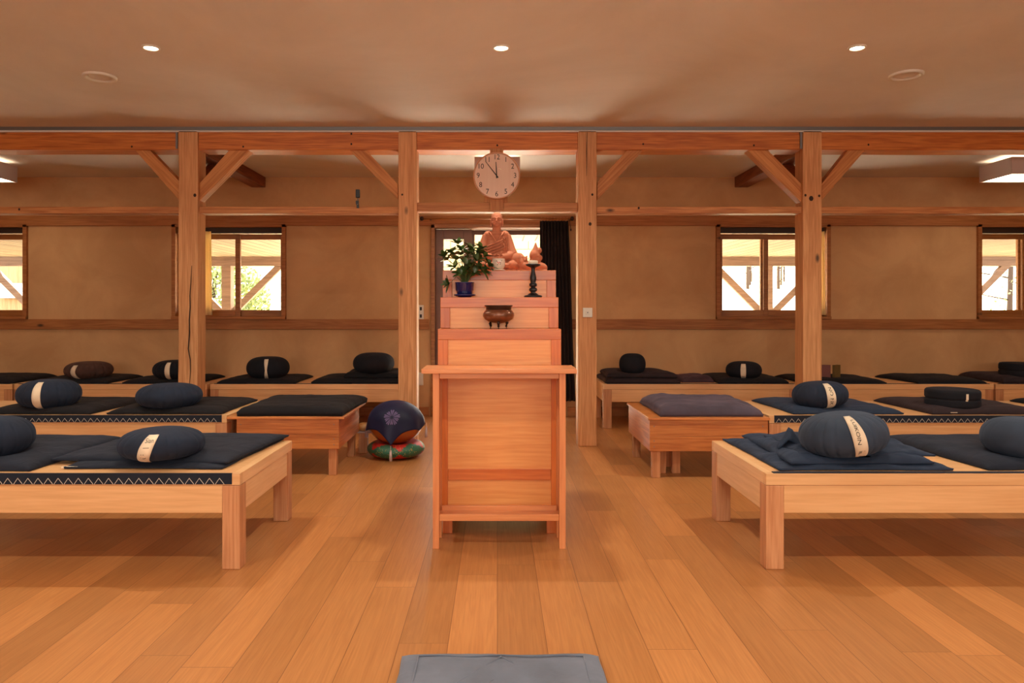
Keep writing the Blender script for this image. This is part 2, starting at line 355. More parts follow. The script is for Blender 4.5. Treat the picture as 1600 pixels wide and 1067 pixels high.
# ------------------------------------------------------------------ room shell
YW = 7.88
struct('floor', MB().box(-7.6, 7.6, -3.1, 8.08, -.06, 0), M['floor'])
struct('ceiling', MB().box(-7.6, 7.6, -3.1, 6.22, 2.70, 2.80).box(-7.6, 7.6, 6.12, 6.22, 2.66, 2.75).box(-7.6, 7.6, 6.22, 8.3, 2.60, 2.80), M['ceiling'])
struct('wall_left', MB().box(-7.7, -7.6, -3.1, 8.08, 0, 2.8), M['wall'])
struct('wall_right', MB().box(7.6, 7.7, -3.1, 8.08, 0, 2.8), M['wall'])
struct('wall_front', MB().box(-7.6, 7.6, -3.2, -3.1, 0, 2.8), M['wall'])
WIN = [(-6.32, -5.14), (-3.506, -2.328), (2.41, 3.59), (5.25, 6.43)]
DOOR = (-.69, .71)
w = MB(); xs = -7.6
for a, b_, z0 in sorted([(a, b, 1.08) for a, b in WIN] + [(DOOR[0], DOOR[1], 0)]):
    w.box(xs, a, YW, YW + .2, 0, 2.6)
    if z0: w.box(a, b_, YW, YW + .2, 0, z0)
    w.box(a, b_, YW, YW + .2, 2.07, 2.6)
    xs = b_
w.box(xs, 7.6, YW, YW + .2, 0, 2.6)
struct('wall_back', w, M['wall'])
struct('trim_1', MB().box(-7.6, 7.6, YW - .03, YW, 2.07, 2.18), M['rail'], bevel=.003)
struct('trim_2', MB().box(-7.6, -.745, YW - .025, YW, .945, 1.055), M['rail'], bevel=.003)
struct('trim_3', MB().box(.765, 7.6, YW - .025, YW, .945, 1.055), M['rail'], bevel=.003)
struct('baseboard_left', MB().box(-7.6, -.745, YW - .018, YW, 0, .10), M['rail'], bevel=.003)
struct('baseboard_right', MB().box(.765, 7.6, YW - .018, YW, 0, .10), M['rail'], bevel=.003)
struct('trim_4', MB().box(-7.6, 7.6, 6.105, 6.13, 2.674, 2.70), M['metal'])

def window(i, a, b, flip):
    r = struct('window_%d' % i, MB().box(a - .03, a + .012, YW - .035, YW + .2, 1.06, 2.09).box(b - .012, b + .03, YW - .035, YW + .2, 1.06, 2.09)
               .box(a - .03, b + .03, YW - .035, YW + .2, 2.055, 2.085).box(a - .03, b + .03, YW - .05, YW + .2, 1.055, 1.085), M['rail'], bevel=.002)
    s = MB().box(a, b, YW + .03, YW + .05, 1.995, 2.055).obj('blind_slot', M['slot'], r)
    MB().box(a, b, YW + .015, YW + .022, 1.990, 1.996).obj('blind_rail', M['metal'], r)
    mid = (a + b) / 2 + (.06 if flip else -.06)
    for k, (p, q, y) in enumerate(((a + .012, mid + .035, YW + .06), (mid - .035, b - .012, YW + .10))):
        fr = MB().box(p, p + .05, y, y + .035, 1.085, 1.99).box(q - .05, q, y, y + .035, 1.085, 1.99).box(p + .05, q - .05, y, y + .035, 1.93, 1.99).box(p + .05, q - .05, y, y + .035, 1.085, 1.155)
        o = fr.obj('sash', M['sash'], r, bevel=.003)
        MB().box(p + .05, q - .05, y + .014, y + .020, 1.155, 1.93).obj('pane', M['glass'], o)
    return r
for i, (a, b) in enumerate(WIN): window(i + 1, a, b, i < 2)

# sliding door in the middle
d = struct('door_1', MB().box(-.72, -.68, YW - .04, YW + .2, 0, 2.10).box(.70, .74, YW - .04, YW + .2, 0, 2.10).box(-.72, .74, YW - .04, YW + .2, 2.045, 2.085).box(-.68, .70, YW + .02, YW + .2, 0, .02), M['sash'], bevel=.003)
s1 = MB().box(-.68, -.59, YW + .05, YW + .1, .02, 2.04).box(-.37, -.28, YW + .05, YW + .1, .02, 2.04).box(-.59, -.37, YW + .05, YW + .1, 1.93, 2.04).box(-.59, -.37, YW + .05, YW + .1, .02, .2).obj('door_leaf', M['sashb'], d, bevel=.004)
MB().box(-.59, -.37, YW + .07, YW + .078, .2, 1.93).obj('pane', M['glass'], s1)
s2 = MB().box(-.30, -.25, YW + .11, YW + .15, .02, 2.04).box(.65, .70, YW + .11, YW + .15, .02, 2.04).box(-.25, .65, YW + .11, YW + .15, 1.985, 2.04).box(-.25, .65, YW + .11, YW + .15, .02, .09).obj('door_leaf', M['sashb'], d, bevel=.004)
MB().box(-.25, .65, YW + .125, YW + .132, .09, 1.985).obj('pane', M['glass'], s2)

# ------------------------------------------------------------------ posts, beams, braces
PX = [(-2.70, -2.535), (-.838, -.682), (.684, .842), (2.588, 2.748)]
PL = ['rough-sawn wooden post left of the altar, cracked, nearest the left window', 'wooden post just left of the altar with an oval knot low down', 'wooden post just right of the altar with a light switch on it', 'smooth wooden post at right with a dark bolt hole near its braces']
for (a, b), l in zip(PX, PL):
    m = MB(); n = 24; h = 2.672; vv = []
    wav = .006 if a < -2 else .0015
    for k in range(n + 1):
        z = h * k / n; dx = wav * fn(z * 1.7, a * 9)
        vv.append([m.bm.verts.new((x - (a + b) / 2 + dx, y, z)) for x, y in ((a, 6.12), (b, 6.12), (b, 6.29), (a, 6.29))])
    for A, B in zip(vv, vv[1:]):
        for i in range(4): m.bm.faces.new((A[i], A[(i + 1) % 4], B[(i + 1) % 4], B[i]))
    m.bm.faces.new(vv[0][::-1]); m.bm.faces.new(vv[-1])
    tag(m.obj('timber_post', M['post'], loc=((a + b) / 2, 0, 0), bevel=.006), l, 'post', 'timber posts of the frame')
def beamgrp(name, segs, y0, y1, labels, cat, grp, mat):
    for (a, b, z0, z1), l in zip(segs, labels):
        n = max(4, int((b - a) / .15)); m = MB(); vv = []
        for k in range(n + 1):
            x = a + (b - a) * k / n - (a + b) / 2; dz = .0035 * fn(x * 1.3, a * 5, z0)
            vv.append([m.bm.verts.new((x, y, z)) for y, z in ((y0, z0 + dz), (y1, z0 + dz), (y1, z1), (y0, z1))])
        for A, B in zip(vv, vv[1:]):
            for i in range(4): m.bm.faces.new((A[i], B[i], B[(i + 1) % 4], A[(i + 1) % 4]))
        m.bm.faces.new(vv[0]); m.bm.faces.new(vv[-1][::-1])
        bmesh.ops.recalc_face_normals(m.bm, faces=m.bm.faces[:])
        tag(m.obj(name, mat, loc=((a + b) / 2, 0, 0), bevel=.004), l, cat, grp)
g5 = [(-7.6, -2.70), (-2.535, -.838), (-.682, .684), (.842, 2.588), (2.748, 7.6)]
where = ['at far left, running out of frame', 'between the cracked left post and the post beside the altar', 'over the altar, between the two middle posts', 'between the switch post and the bolted right post', 'at far right, running out of frame']
beamgrp('header_beam', [(a, b, 2.512, 2.674) for a, b in g5], 6.135, 6.335, ['reddish header beam under the ceiling ' + s for s in where], 'beam', 'reddish header beams', M['beam'])
beamgrp('cross_rail', [(a, b, 1.975 if i != 2 else 1.99, 2.032 if i != 2 else 2.067) for i, (a, b) in enumerate(g5)], 6.15, 6.27,
        ['slim cross rail ' + s for s in where], 'rail', 'slim cross rails', M['crail'])
for x in (-2.715, 2.573):
    tag(MB().box(x - .008, x + .008, 6.122, 6.134, 2.52, 2.672).obj('metal_bracket', M['metal']), 'thin grey metal strip at the beam end against the %s post' % ('cracked left' if x < 0 else 'bolted right'), 'bracket', 'beam end strips')
BR = [((211, 234), (280, 283, 313), 'leftmost diagonal brace, on the outer side of the cracked left post'),
      ((390, 358), (311, 287, 315), 'diagonal brace rising right from the cracked left post'),
      ((546, 572), (622, 288, 311), 'diagonal brace rising left from the post just left of the altar'),
      ((1005, 980), (933, 285, 313), 'diagonal brace rising right from the post with the light switch'),
      ((1168, 1200), (1252, 287, 316), 'diagonal brace rising left from the bolted right post'),
      ((1352, 1325), (1284, 287, 313), 'rightmost diagonal brace, on the outer side of the bolted right post')]
for (t0, t1), (px, py0, py1), l in BR:
    Y = 6.16; zt = 2.515
    pts = [(X(t0, Y), zt), (X(t1, Y), zt), (X(px, Y), Z(py0, Y)), (X(px, Y), Z(py1, Y))]
    cx_ = pts[2][0]; pts = [(p[0] - cx_, p[1]) for p in pts]
    tag(MB().prism(pts, Y, Y + .10).obj('timber_brace', M['brace' if t0 < px else 'brace2'], loc=(cx_, 0, 0), bevel=.003), l, 'brace', 'diagonal braces')
# wooden pegs, bolt ends and drying cracks in the frame
M['peg'] = plain('peg_dark_end', (58, 36, 22), .8)
def on_frame(x, kinds):
    for o in COL.objects:
        if o.name.split('.')[0] in kinds:
            xs_ = [v.co.x + o.location.x for v in o.data.vertices]
            if min(xs_) <= x <= max(xs_): return o
for px, py, r_, kd in ((206, 229, .008, 'header_beam'), (380, 229, .008, 'header_beam'), (549, 209, .008, 'header_beam'), (549, 225, .008, 'header_beam'), (777, 227, .008, 'header_beam'), (1005, 225, .008, 'header_beam'),
                       (1178, 227, .008, 'header_beam'), (1357, 226, .008, 'header_beam'), (628.5, 304, .008, 'timber_post'), (922, 350, .013, 'timber_post'), (925.5, 304, .009, 'timber_post'),
                       (1258.5, 305, .010, 'timber_post'), (1280, 306, .010, 'timber_post'), (1267.5, 310, .019, 'timber_post'), (304.5, 305, .013, 'timber_post'), (30, 327, .009, 'cross_rail'), (998, 325, .009, 'cross_rail')):
    yf = {'header_beam': 6.135, 'timber_post': 6.12, 'cross_rail': 6.15}[kd]
    o = on_frame(X(px, yf), (kd,))
    MB().ell((X(px, yf) - o.location.x, yf, Z(py, yf)), (r_, .0035, r_ * 1.15), seg=14).obj('peg', M['peg'], o)
def crack(pts, w_, label=None):
    o = on_frame(X(pts[0][0], 6.12), ('timber_post',)); m = MB(); n = len(pts); A = []; B = []
    for i, (px, py) in enumerate(pts):
        k_ = w_ * math.sin(PI * (i + .35) / (n - .3)); x = X(px, 6.117) - o.location.x; z = Z(py, 6.117)
        A.append(m.bm.verts.new((x - k_, 6.1165, z))); B.append(m.bm.verts.new((x + k_, 6.1165, z)))
    for i in range(n - 1): m.bm.faces.new((A[i], B[i], B[i + 1], A[i + 1]))
    c = m.obj('drying_crack', M['peg'], o); sd = c.modifiers.new('s', 'SOLIDIFY'); sd.thickness = .006; sd.offset = -1
crack([(300, 415), (298.5, 440), (297, 462), (297.5, 480), (296, 500), (296.5, 520), (294.5, 545), (297.5, 562), (298, 580), (296.5, 600)], .0042)
crack([(917.5, 207), (917, 222), (916.5, 238), (916.8, 256), (916, 275)], .0022)
for sx, l in ((-1, 'left'), (1, 'right')):
    xc = -2.6 if sx < 0 else 2.66
    tag(MB().box(-.075, .075, 6.30, YW, 2.49, 2.602).obj('ceiling_joist', M['dark_beam'], loc=(xc, 0, 0), bevel=.004), 'dark wooden joist running from the %s outer post back to the wall' % l, 'joist', 'dark joists')
    tag(MB().prism([(6.29, 2.12), (6.29, 2.24), (6.62, 2.49), (6.76, 2.49)], -.05, .05, 'X').obj('joist_brace', M['dark_beam'], loc=(xc, 0, 0), bevel=.003), 'dark short brace under the joist behind the %s outer post' % l, 'brace', 'joist braces')

# ------------------------------------------------------------------ lights fittings
def lab3(i): return ['left', 'middle', 'right'][i]
for i, (x, y) in enumerate(DL):
    r = empty('recessed_downlight', 'small lit recessed downlight in the ceiling, the %s one of three' % lab3(i), 'downlight', (x, y, 2.70), group='recessed ceiling downlights')
    MB().lathe([(.052, 0), (.052, -.006), (.040, -.009), (.038, 0)], 32).obj('trim_ring', M['white'], r)
    MB().lathe([(0, -.004), (.039, -.004)], 32).obj('lamp', M['led'], r)
for i, (x, y) in enumerate(((X(156, 4.79), 4.79), (X(1416, 4.75), 4.75))):
    r = empty('round_vent', 'unlit round white ring vent in the ceiling at %s' % ('left', 'right')[i], 'vent', (x, y, 2.70), group='round ceiling vents')
    MB().lathe([(.105, 0), (.105, -.01), (.098, -.016), (.080, -.014), (.074, 0)], 40).obj('ring', M['white'], r)
    MB().lathe([(0, -.003), (.062, -.003), (.068, -.006), (.074, -.001)], 40).obj('disc', M['ceiling'], r)
for i, x in enumerate((-4.93, .0, 4.95)):
    hw = .21 if i == 1 else .22
    y0, y1 = 6.65, 7.10; z0, z1 = 2.405, 2.563
    r = empty('pendant_light', ['square white box light hung below the aisle ceiling at far left', 'square white box light behind the wall clock', 'square white box light hung below the aisle ceiling at far right'][i], 'lamp', (x, (y0 + y1) / 2, z0), group='square box lights')
    hy = (y1 - y0) / 2; t = .012; h = z1 - z0
    MB().box(-hw, hw, -hy, -hy + t, 0, h).box(-hw, hw, hy - t, hy, 0, h).box(-hw, -hw + t, -hy + t, hy - t, 0, h).box(hw - t, hw, -hy + t, hy - t, 0, h).obj('shade', M['pend'], r, bevel=.002)
    MB().box(-hw + t, hw - t, -hy + t, hy - t, .012, .02).obj('diffuser', M['pled'], r)
    MB().box(-hw + t, hw - t, -hy + t, hy - t, h - .03, h - .022).obj('upper_diffuser', M['pled2'], r)
    MB().box(-.012, .012, -.012, .012, h - .02, h + .038).obj('hanger', M['metal'], r)

# ------------------------------------------------------------------ platforms
ZP = .426
def zig(x0, x1, pitch, h, y, z):
    m = MB(); x = x0; t = .0017
    def strip(a, b):
        dx, dz = b[0] - a[0], b[1] - a[1]; L = math.hypot(dx, dz); nx, nz = -dz / L * t / 2, dx / L * t / 2
        vs = [m.bm.verts.new((px, y, pz)) for px, pz in ((a[0] + nx, a[1] + nz), (b[0] + nx, b[1] + nz), (b[0] - nx, b[1] - nz), (a[0] - nx, a[1] - nz))]
        vb = [m.bm.verts.new((v.co.x, y + .001, v.co.z)) for v in vs]
        m.bm.faces.new(vs[::-1]); m.bm.faces.new(vb)
        for i in range(4): m.bm.faces.new((vs[i], vs[(i + 1) % 4], vb[(i + 1) % 4], vb[i]))
    while x + pitch < x1:
        strip((x, z), (x + pitch * .42, z + h)); strip((x + pitch * .40, z + h), (x + pitch * .88, z)); x += pitch
    return m
def platform(x0, x1, y0, y1, zt, label, band, bx0=.035, bx1=.035, seed=0):
    W_, D = x1 - x0, y1 - y0
    r = empty('meditation_platform', label, 'platform', (x0, y0, 0), group='low pale wooden platforms')
    ap = .176
    MB().box(0, W_, 0, .035, zt - .052, zt).obj('front_rail', M['pale'], r, bevel=.002)
    MB().box(0, W_, D - .035, D, zt - .052, zt).obj('back_rail', M['pale'], r, bevel=.002)
    for x in (0, W_ - .035): MB().box(x, x + .035, .035, D - .035, zt - .052, zt).obj('side_rail', M['pale_y'], r, bevel=.002)
    MB().box(.035, W_ - .035, .035, D - .035, zt - .022, zt - .0015).obj('top_board', M['pale'], r)
    for y in (0.004, D - .034): MB().box(.08, W_ - .08, y, y + .03, zt - ap, zt - .053).obj('apron', M['pale'], r, bevel=.002)
    for x in (0.004, W_ - .034): MB().box(x, x + .03, .08, D - .08, zt - ap, zt - .053).obj('side_apron', M['pale_y'], r, bevel=.002)
    for x in (0, W_ - .08):
        for y in (0, D - .08): MB().box(x, x + .08, y, y + .08, 0, zt - .053).obj('leg', M['leg'], r, bevel=.004)
    if band == 'front':
        b = MB().box(bx0, W_ - bx1, -.003, -.0005, zt - .047, zt + .002).box(bx0, W_ - bx1, -.0005, .006, zt + .0005, zt + .002).obj('cloth_band', M['navy'], r)
        b['label'] = 'navy cloth edge band with white zigzag stitching'
        zig(bx0 + .012, W_ - bx1 - .012, .0447, .027, -.0045, zt - .046).obj('zigzag_stitching', M['thread'], b)
    elif band == 'top':
        MB().box(bx0, W_ - bx1, .004, .03, zt + .0002, zt + .004).obj('cloth_band', M['navy'], r)
    return r
platform(-3.04, -1.142, 3.209, 4.023, ZP, 'pale wooden platform in front at left, nearest row, holding a cushion with a handwritten tag', 'front')
platform(1.193, 3.10, 3.209, 4.023, ZP, 'pale wooden platform in front at right, nearest row, plain front edge', 'top')
platform(-4.30, -1.866, 4.99, 5.81, ZP, 'pale zigzag-banded platform in the middle row at left, beside the orange table', 'front')
platform(1.868, 5.0, 4.97, 5.79, ZP, 'pale zigzag-banded platform in the middle row at right', 'front')
Z3 = .432
platform(-2.80, -.87, 7.05, 7.85, Z3, 'pale platform against the back wall between the two left posts', 'top')
platform(-4.71, -2.83, 7.05, 7.85, Z3, 'pale platform against the back wall behind the cracked left post', 'top')
platform(-6.62, -4.73, 7.05, 7.85, Z3, 'leftmost pale platform against the back wall', 'top')
platform(1.036, 2.93, 7.05, 7.85, Z3, 'pale platform against the back wall just right of the switch post', 'top')
platform(2.95, 4.84, 7.05, 7.85, Z3, 'pale platform against the back wall behind the bolted right post', 'top')
platform(4.86, 6.75, 7.05, 7.85, Z3, 'rightmost pale platform against the back wall', 'top')

def low_table(x0, x1, y0, y1, zt, oh, label, left_in):
    W_, D = x1 - x0, y1 - y0
    r = empty('low_table', label, 'table', (x0, y0, 0), group='orange wooden low tables')
    MB().box(0, W_, 0, D, zt - .018, zt).obj('top_board', M['pine'], r, bevel=.003)
    a, b = left_in, W_ - oh
    zm = zt - .018 - .112; zb = zt - .018 - .212
    for y in (oh, D - oh - .022):
        MB().box(a, b, y, y + .022, zm + .001, zt - .018).obj('apron', M['pine'], r, bevel=.0015)
        MB().box(a, b, y, y + .022, zb, zm).obj('apron', M['pine'], r, bevel=.0015)
    for x in (a, b - .022):
        MB().box(x + .001, x + .021, oh + .022, D - oh - .022, zb, zt - .018).obj('side_apron', M['pine_y'], r, bevel=.0015)
    for x in (a + .023, b - .023 - .055):
        for y in (oh + .023, D - oh - .08): MB().box(x, x + .055, y, y + .055, 0, zt - .019).obj('leg', M['leg'], r, bevel=.003)
    sc_ = MB()
    for x in (a + .03, b - .035):
        for z in (zm + .07, zm - .03): sc_.lathe([(0, 0), (.004, 0)], 8, (0, 0, 0))
    sc_.bm.clear()
    for x in (a + .03, b - .035):
        for z in (zm + .07, zm - .03, zb + .03): sc_.ell((x, oh, z), (.004, .0012, .004), seg=8)
    sc_.obj('screw', M['metal'], r)
    return r
low_table(-1.862, -1.055, 4.98, 5.80, .418, .045, 'orange pine low table left of the altar with a flat black cushion', .05)
low_table(1.03, 1.862, 4.93, 5.75, .418, .012, 'orange pine low table right of the altar with a puffy grey cushion', .012)
for x in (1.215,):
    t = empty('folding_stool', 'dark small stool under the right orange table', 'stool', (1.215, 5.22, 0))
    MB().box(-.085, .085, -.15, .15, .195, .215).obj('seat', M['black'], t, bevel=.003)
    for sx in (-1, 1):
        for y in (-.09, .12): MB().box(sx * .05 - .028, sx * .05 + .028, y - .02, y + .02, 0, .195).obj('leg', M['leg'], t, bevel=.002)

# ------------------------------------------------------------------ round cushions (zafu)
DENTS = []
def zafu(label, px, wpx, top, bot, zb, m, tagd=None, tw=0, text=None, tilt=0, grp='round cushions', Yc=None, cyl=.45, npl=22, amp=.05, seed=0, tlen=(-.75, .8), drum=False, tagtilt=0, bow=False, texts=None, printed=False, tagmat='tag'):
    lo, hi = 2.5, 9.0
    def solve(Y):
        r = wpx / 2 * Y / F; e = (bot - top) / 2 * Y / F; zc = Z((top + bot) / 2, Y)
        th = math.atan((H - zc) / Y); h2 = math.sqrt(max(1e-4, e * e - (r * .8 * math.sin(th)) ** 2)) / math.cos(th) * 1.0
        return r, h2, zc
    if Yc is None:
        for _ in range(40):
            Y = (lo + hi) / 2; r, h2, zc = solve(Y)
            if zc - h2 > zb: lo = Y
            else: hi = Y
        Yc = max(Y, {1: 3.40, 2: 5.22, 3: 7.28}[1 if Y < 4.3 else 2 if Y < 6 else 3])
    r, h2, zc = solve(Yc)
    DENTS.append((X(px, Yc), Yc, r * .86, zb))
    rng = random.Random(seed + int(px)); ph = [rng.uniform(-.5, .5) for _ in range(npl)]
    def S(a, t, off=0):
        """a: angle round the axis, t in [-1,1] bottom..top"""
        el = t * PI / 2
        if drum: rr = max(0, 1 - abs(t) ** 9) ** .5; zz = math.copysign(min(1, abs(t) * 1.25), t) * (1 - .10 * (1 - rr)); zz = (t if abs(t) < .8 else math.copysign(.8 + (abs(t) - .8) * .3, t)) / .86
        else:
            rr = abs(math.cos(el)) ** (.62 + 0 * cyl); zz = math.copysign(abs(math.sin(el)) ** .92, t)
        pl = 0
        k = a / (2 * PI) * npl; kk = int(math.floor(k)) % npl; f_ = k - math.floor(k)
        if not drum:
            env = math.exp(-(abs(t) - .45) ** 2 / .10) * (.4 + .6 * abs(math.sin(kk * 2.3 + seed)))
            pl = -amp * env * math.exp(-((f_ - .5 - ph[kk] * .4) / .13) ** 2)
        else:
            pl = -.05 * math.exp(-(t / .06) ** 2)
        rad = (r + off) * rr * (1 + pl)
        flat = .90 if t < 0 else 1.0
        return Vector((rad * math.cos(a), rad * math.sin(a), (h2 + off) * zz * flat))
    rot = Matrix.Rotation(math.radians(tilt), 4, 'Y')
    root_z = zb
    z_off = zb + h2 * .90 * 1.0 + abs(math.sin(math.radians(tilt))) * r * .25
    root = empty('zafu', label, 'round cushion', (X(px, Yc), Yc, zb), group=grp)
    mb = MB(); na, nt_ = npl * 8, 28; rings = []
    for i in range(nt_ + 1):
        t = -1 + 2 * i / nt_
        t = math.sin(t * PI / 2) if not drum else t
        if i in (0, nt_): rings.append([mb.bm.verts.new(rot @ S(0, math.copysign(.9999, t)))]); continue
        rings.append([mb.bm.verts.new(rot @ S(2 * PI * k / na, t)) for k in range(na)])
    fs = []
    for A_, B_ in zip(rings, rings[1:]):
        for k in range(na):
            q = (k + 1) % na
            if len(A_) == 1: fs.append(mb.bm.faces.new((A_[0], B_[q], B_[k])))
            elif len(B_) == 1: fs.append(mb.bm.faces.new((A_[k], A_[q], B_[0])))
            else: fs.append(mb.bm.faces.new((A_[k], A_[q], B_[q], B_[k])))
    for f in fs: f.smooth = True
    lowest = min(v.co.z for v in mb.bm.verts); up = -lowest
    mb.obj('cushion_body', M[m], root, (0, 0, up))
    if tagd is not None:
        a0 = math.atan2(-Yc, -X(px, Yc)) + math.asin(max(-.98, min(.98, tagd)))
        dw = tw / wpx * 2 / max(.35, math.cos(math.asin(tagd))) / 2
        tb = MB(); nn = 26; grid = []
        for i in range(nn + 1):
            t = tlen[0] + (tlen[1] - tlen[0]) * i / nn
            wv = (.35 + .65 * abs(2 * i / nn - 1)) if bow else 1
            grid.append([tb.bm.verts.new(rot @ S(a0 + tagtilt * t + dw * s * wv, t, .0035)) for s in (-1, -.5, 0, .5, 1)])
        for A_, B_ in zip(grid, grid[1:]):
            for k in range(4): f = tb.bm.faces.new((A_[k], A_[k + 1], B_[k + 1], B_[k])); f.smooth = True
        to = tb.obj('name_tag', M[tagmat], root, (0, 0, up)); to['label'] = 'pale linen name tag'
        sd = to.modifiers.new('solid', 'SOLIDIFY'); sd.thickness = .0015; sd.offset = 0
        if texts:
            lt = MB(); tm = rot
            for body, tpos, size, ang in texts:
                vs, ff = text_polys(body, 1.0)
                ca, sa = math.cos(ang), math.sin(ang); bv = []
                for v in vs:
                    u_, v_ = (v.x * ca - v.y * sa) * size, (v.x * sa + v.y * ca) * size
                    bv.append(lt.bm.verts.new(rot @ S(a0 + tagtilt * tpos + u_ / r, tpos + v_ / (h2 * 1.3), .0052)))
                for f in ff:
                    try: lt.bm.faces.new([bv[i] for i in f])
                    except Exception: pass
            lt.obj('tag_lettering', M['ink'], to)
    return root
zafu('round navy cushion with a handwritten linen tag and smiley on the front left platform', 253, 127, 665, 716, ZP + .030, 'navyz', -.36, 18, seed=1, tagtilt=.22, tlen=(-.72, .62),
     texts=[('Sian', .36, .024, 0), ('—', .12, .026, 0), (': )', -.22, .030, -PI / 2)])
zafu('round navy cushion cut by the left frame edge on the front row', -12, 116, 648, 712, ZP + .030, 'navyz', seed=2)
zafu('plump blue-grey round cushion with a vertical lettered tag on the front right platform', 1317, 130, 645, 714, ZP + .042, 'slate', .36, 18, seed=3, tilt=-7, amp=.07, tlen=(-.52, .82), tagtilt=-.10,
     texts=[('LUIKOIN', .30, .024, -PI / 2), ('JIEN', -.30, .017, 0)])
zafu('round blue-navy cushion cut by the right frame edge on the front row', 1598, 114, 649, 713, ZP + .030, 'slate', seed=4, amp=.01)
zafu('round dark blue cushion with a white tag at its left on the middle left platform', 77, 90, 594, 640, ZP + .026, 'navyz', -.38, 11, seed=5, tlen=(-.8, .7))
zafu('round pleated navy cushion without a tag on the middle left platform', 265, 97, 600, 640, ZP + .026, 'navyz', seed=6, amp=.055)
zafu('round navy cushion with a long tag lettered NO NK on the middle right platform', 1281, 82, 596, 638, ZP + .026, 'navyz', .40, 12, seed=7, tilt=-4, tlen=(-.95, .75), tagtilt=-.05,
     texts=[('NO NK', .06, .032, -PI / 2)])
zafu('flat drum-shaped black cushion with a seam and small white tab on the middle right platform', 1488, 76, 605, 636, ZP + .030, 'blkz', .5, 3, seed=8, drum=True, tlen=(-.05, .55))
zafu('brown pleated round cushion with a checked tag by the back wall at left', 139, 69, 563, 591, Z3 + .031, 'brn', -.62, 6, seed=9, amp=.09, tlen=(-.7, .45))
zafu('black round cushion half hidden by the cracked left post', 274, 66, 561, 592, Z3 + .031, 'blkz', -.35, 7, seed=10, tlen=(-.7, .6))
zafu('black round cushion with a bow-shaped tag by the back wall at left', 419, 65, 555, 591, Z3 + .031, 'blkz', -.10, 8, seed=11, bow=True, tlen=(-.7, .6), amp=.01)
zafu('black round cushion on the folded cushion left of the altar', 584, 64, 549, 583, Z3 + .085, 'blkz', seed=12, amp=.015)
zafu('small ball-like black cushion by the back wall right of the altar', 988, 41, 551, 585, Z3 + .078, 'blkz', seed=13, amp=.012)
zafu('black round cushion with a printed tag by the back wall at right', 1162, 54, 563, 591, Z3 + .036, 'blkz', -.02, 8, seed=14, tlen=(-.75, .55), amp=.01,
     texts=[('M', -.45, .035, 0)])
zafu('drum-shaped black cushion cut by the right frame edge by the back wall', 1596, 60, 565, 589, Z3 + .05, 'blkz', seed=15, drum=True)

# ------------------------------------------------------------------ mats
def pillow(m, c4, z, t, seed, wr=1.0, n=40, edge=.25, sag=0, curl=0):
    """soft slab on quad c4 (fl, fr, br, bl); closed"""
    def P(u, v):
        a, b, c, d = [Vector((p[0], p[1])) for p in c4]
        # slightly concave edges -> pointed corners
        k = .018
        uu = u * (1 - k * (1 - v * v)); vv = v * (1 - k * (1 - u * u))
        s, q = (uu + 1) / 2, (vv + 1) / 2
        p = a * (1 - s) * (1 - q) + b * s * (1 - q) + c * s * q + d * (1 - s) * q
        p.x += .006 * fn(p.y * 6, seed); p.y += .006 * fn(p.x * 6, seed + 3)
        return p
    def prm(i):
        a = -1 + 2 * i / n; return math.sin(a * PI / 2) * .35 + a * .65
    top, bot = {}, {}
    for i in range(n + 1):
        for j in range(n + 1):
            u, v = prm(i), prm(j); p = P(u, v)
            e = max(0, (1 - abs(u) ** 7)) * max(0, (1 - abs(v) ** 7)); e = e ** .42
            w_ = wr * (.0065 * fn(p.x * 5 + seed, p.y * 9) + .004 * abs(fn(p.x * 13, p.y * 7 + seed)) - .003 * abs(fn(p.x * 4 + 9, p.y * 22, seed)))
            h = t * (edge * .35 + (1 - edge * .35) * e) + w_ * e + curl * max(0, abs(u) + abs(v) - 1.55) * .03
            corner = max(0, abs(u * v) - .75) * 4
            zb = corner * .006
            top[i, j] = m.bm.verts.new((p.x, p.y, z + max(h, zb + .004)))
            bot[i, j] = m.bm.verts.new((p.x, p.y, z + zb * (1 if curl else 0))) if 0 < i < n and 0 < j < n else None
    for i in range(n + 1):
        for j in range(n + 1):
            if bot[i, j] is None:
                u, v = prm(i), prm(j); p = P(u * .992, v * .992); bot[i, j] = m.bm.verts.new((p.x, p.y, z))
    fs = []
    for i in range(n):
        for j in range(n):
            fs.append(m.bm.faces.new((top[i, j], top[i + 1, j], top[i + 1, j + 1], top[i, j + 1])))
            fs.append(m.bm.faces.new((bot[i, j], bot[i, j + 1], bot[i + 1, j + 1], bot[i + 1, j])))
    for i in range(n):
        for a, b in (((i, 0), (i + 1, 0)), ((i + 1, n), (i, n)), ((0, i + 1), (0, i)), ((n, i), (n, i + 1))):
            fs.append(m.bm.faces.new((bot[a], bot[b], top[b], top[a])))
    for f in fs: f.smooth = True
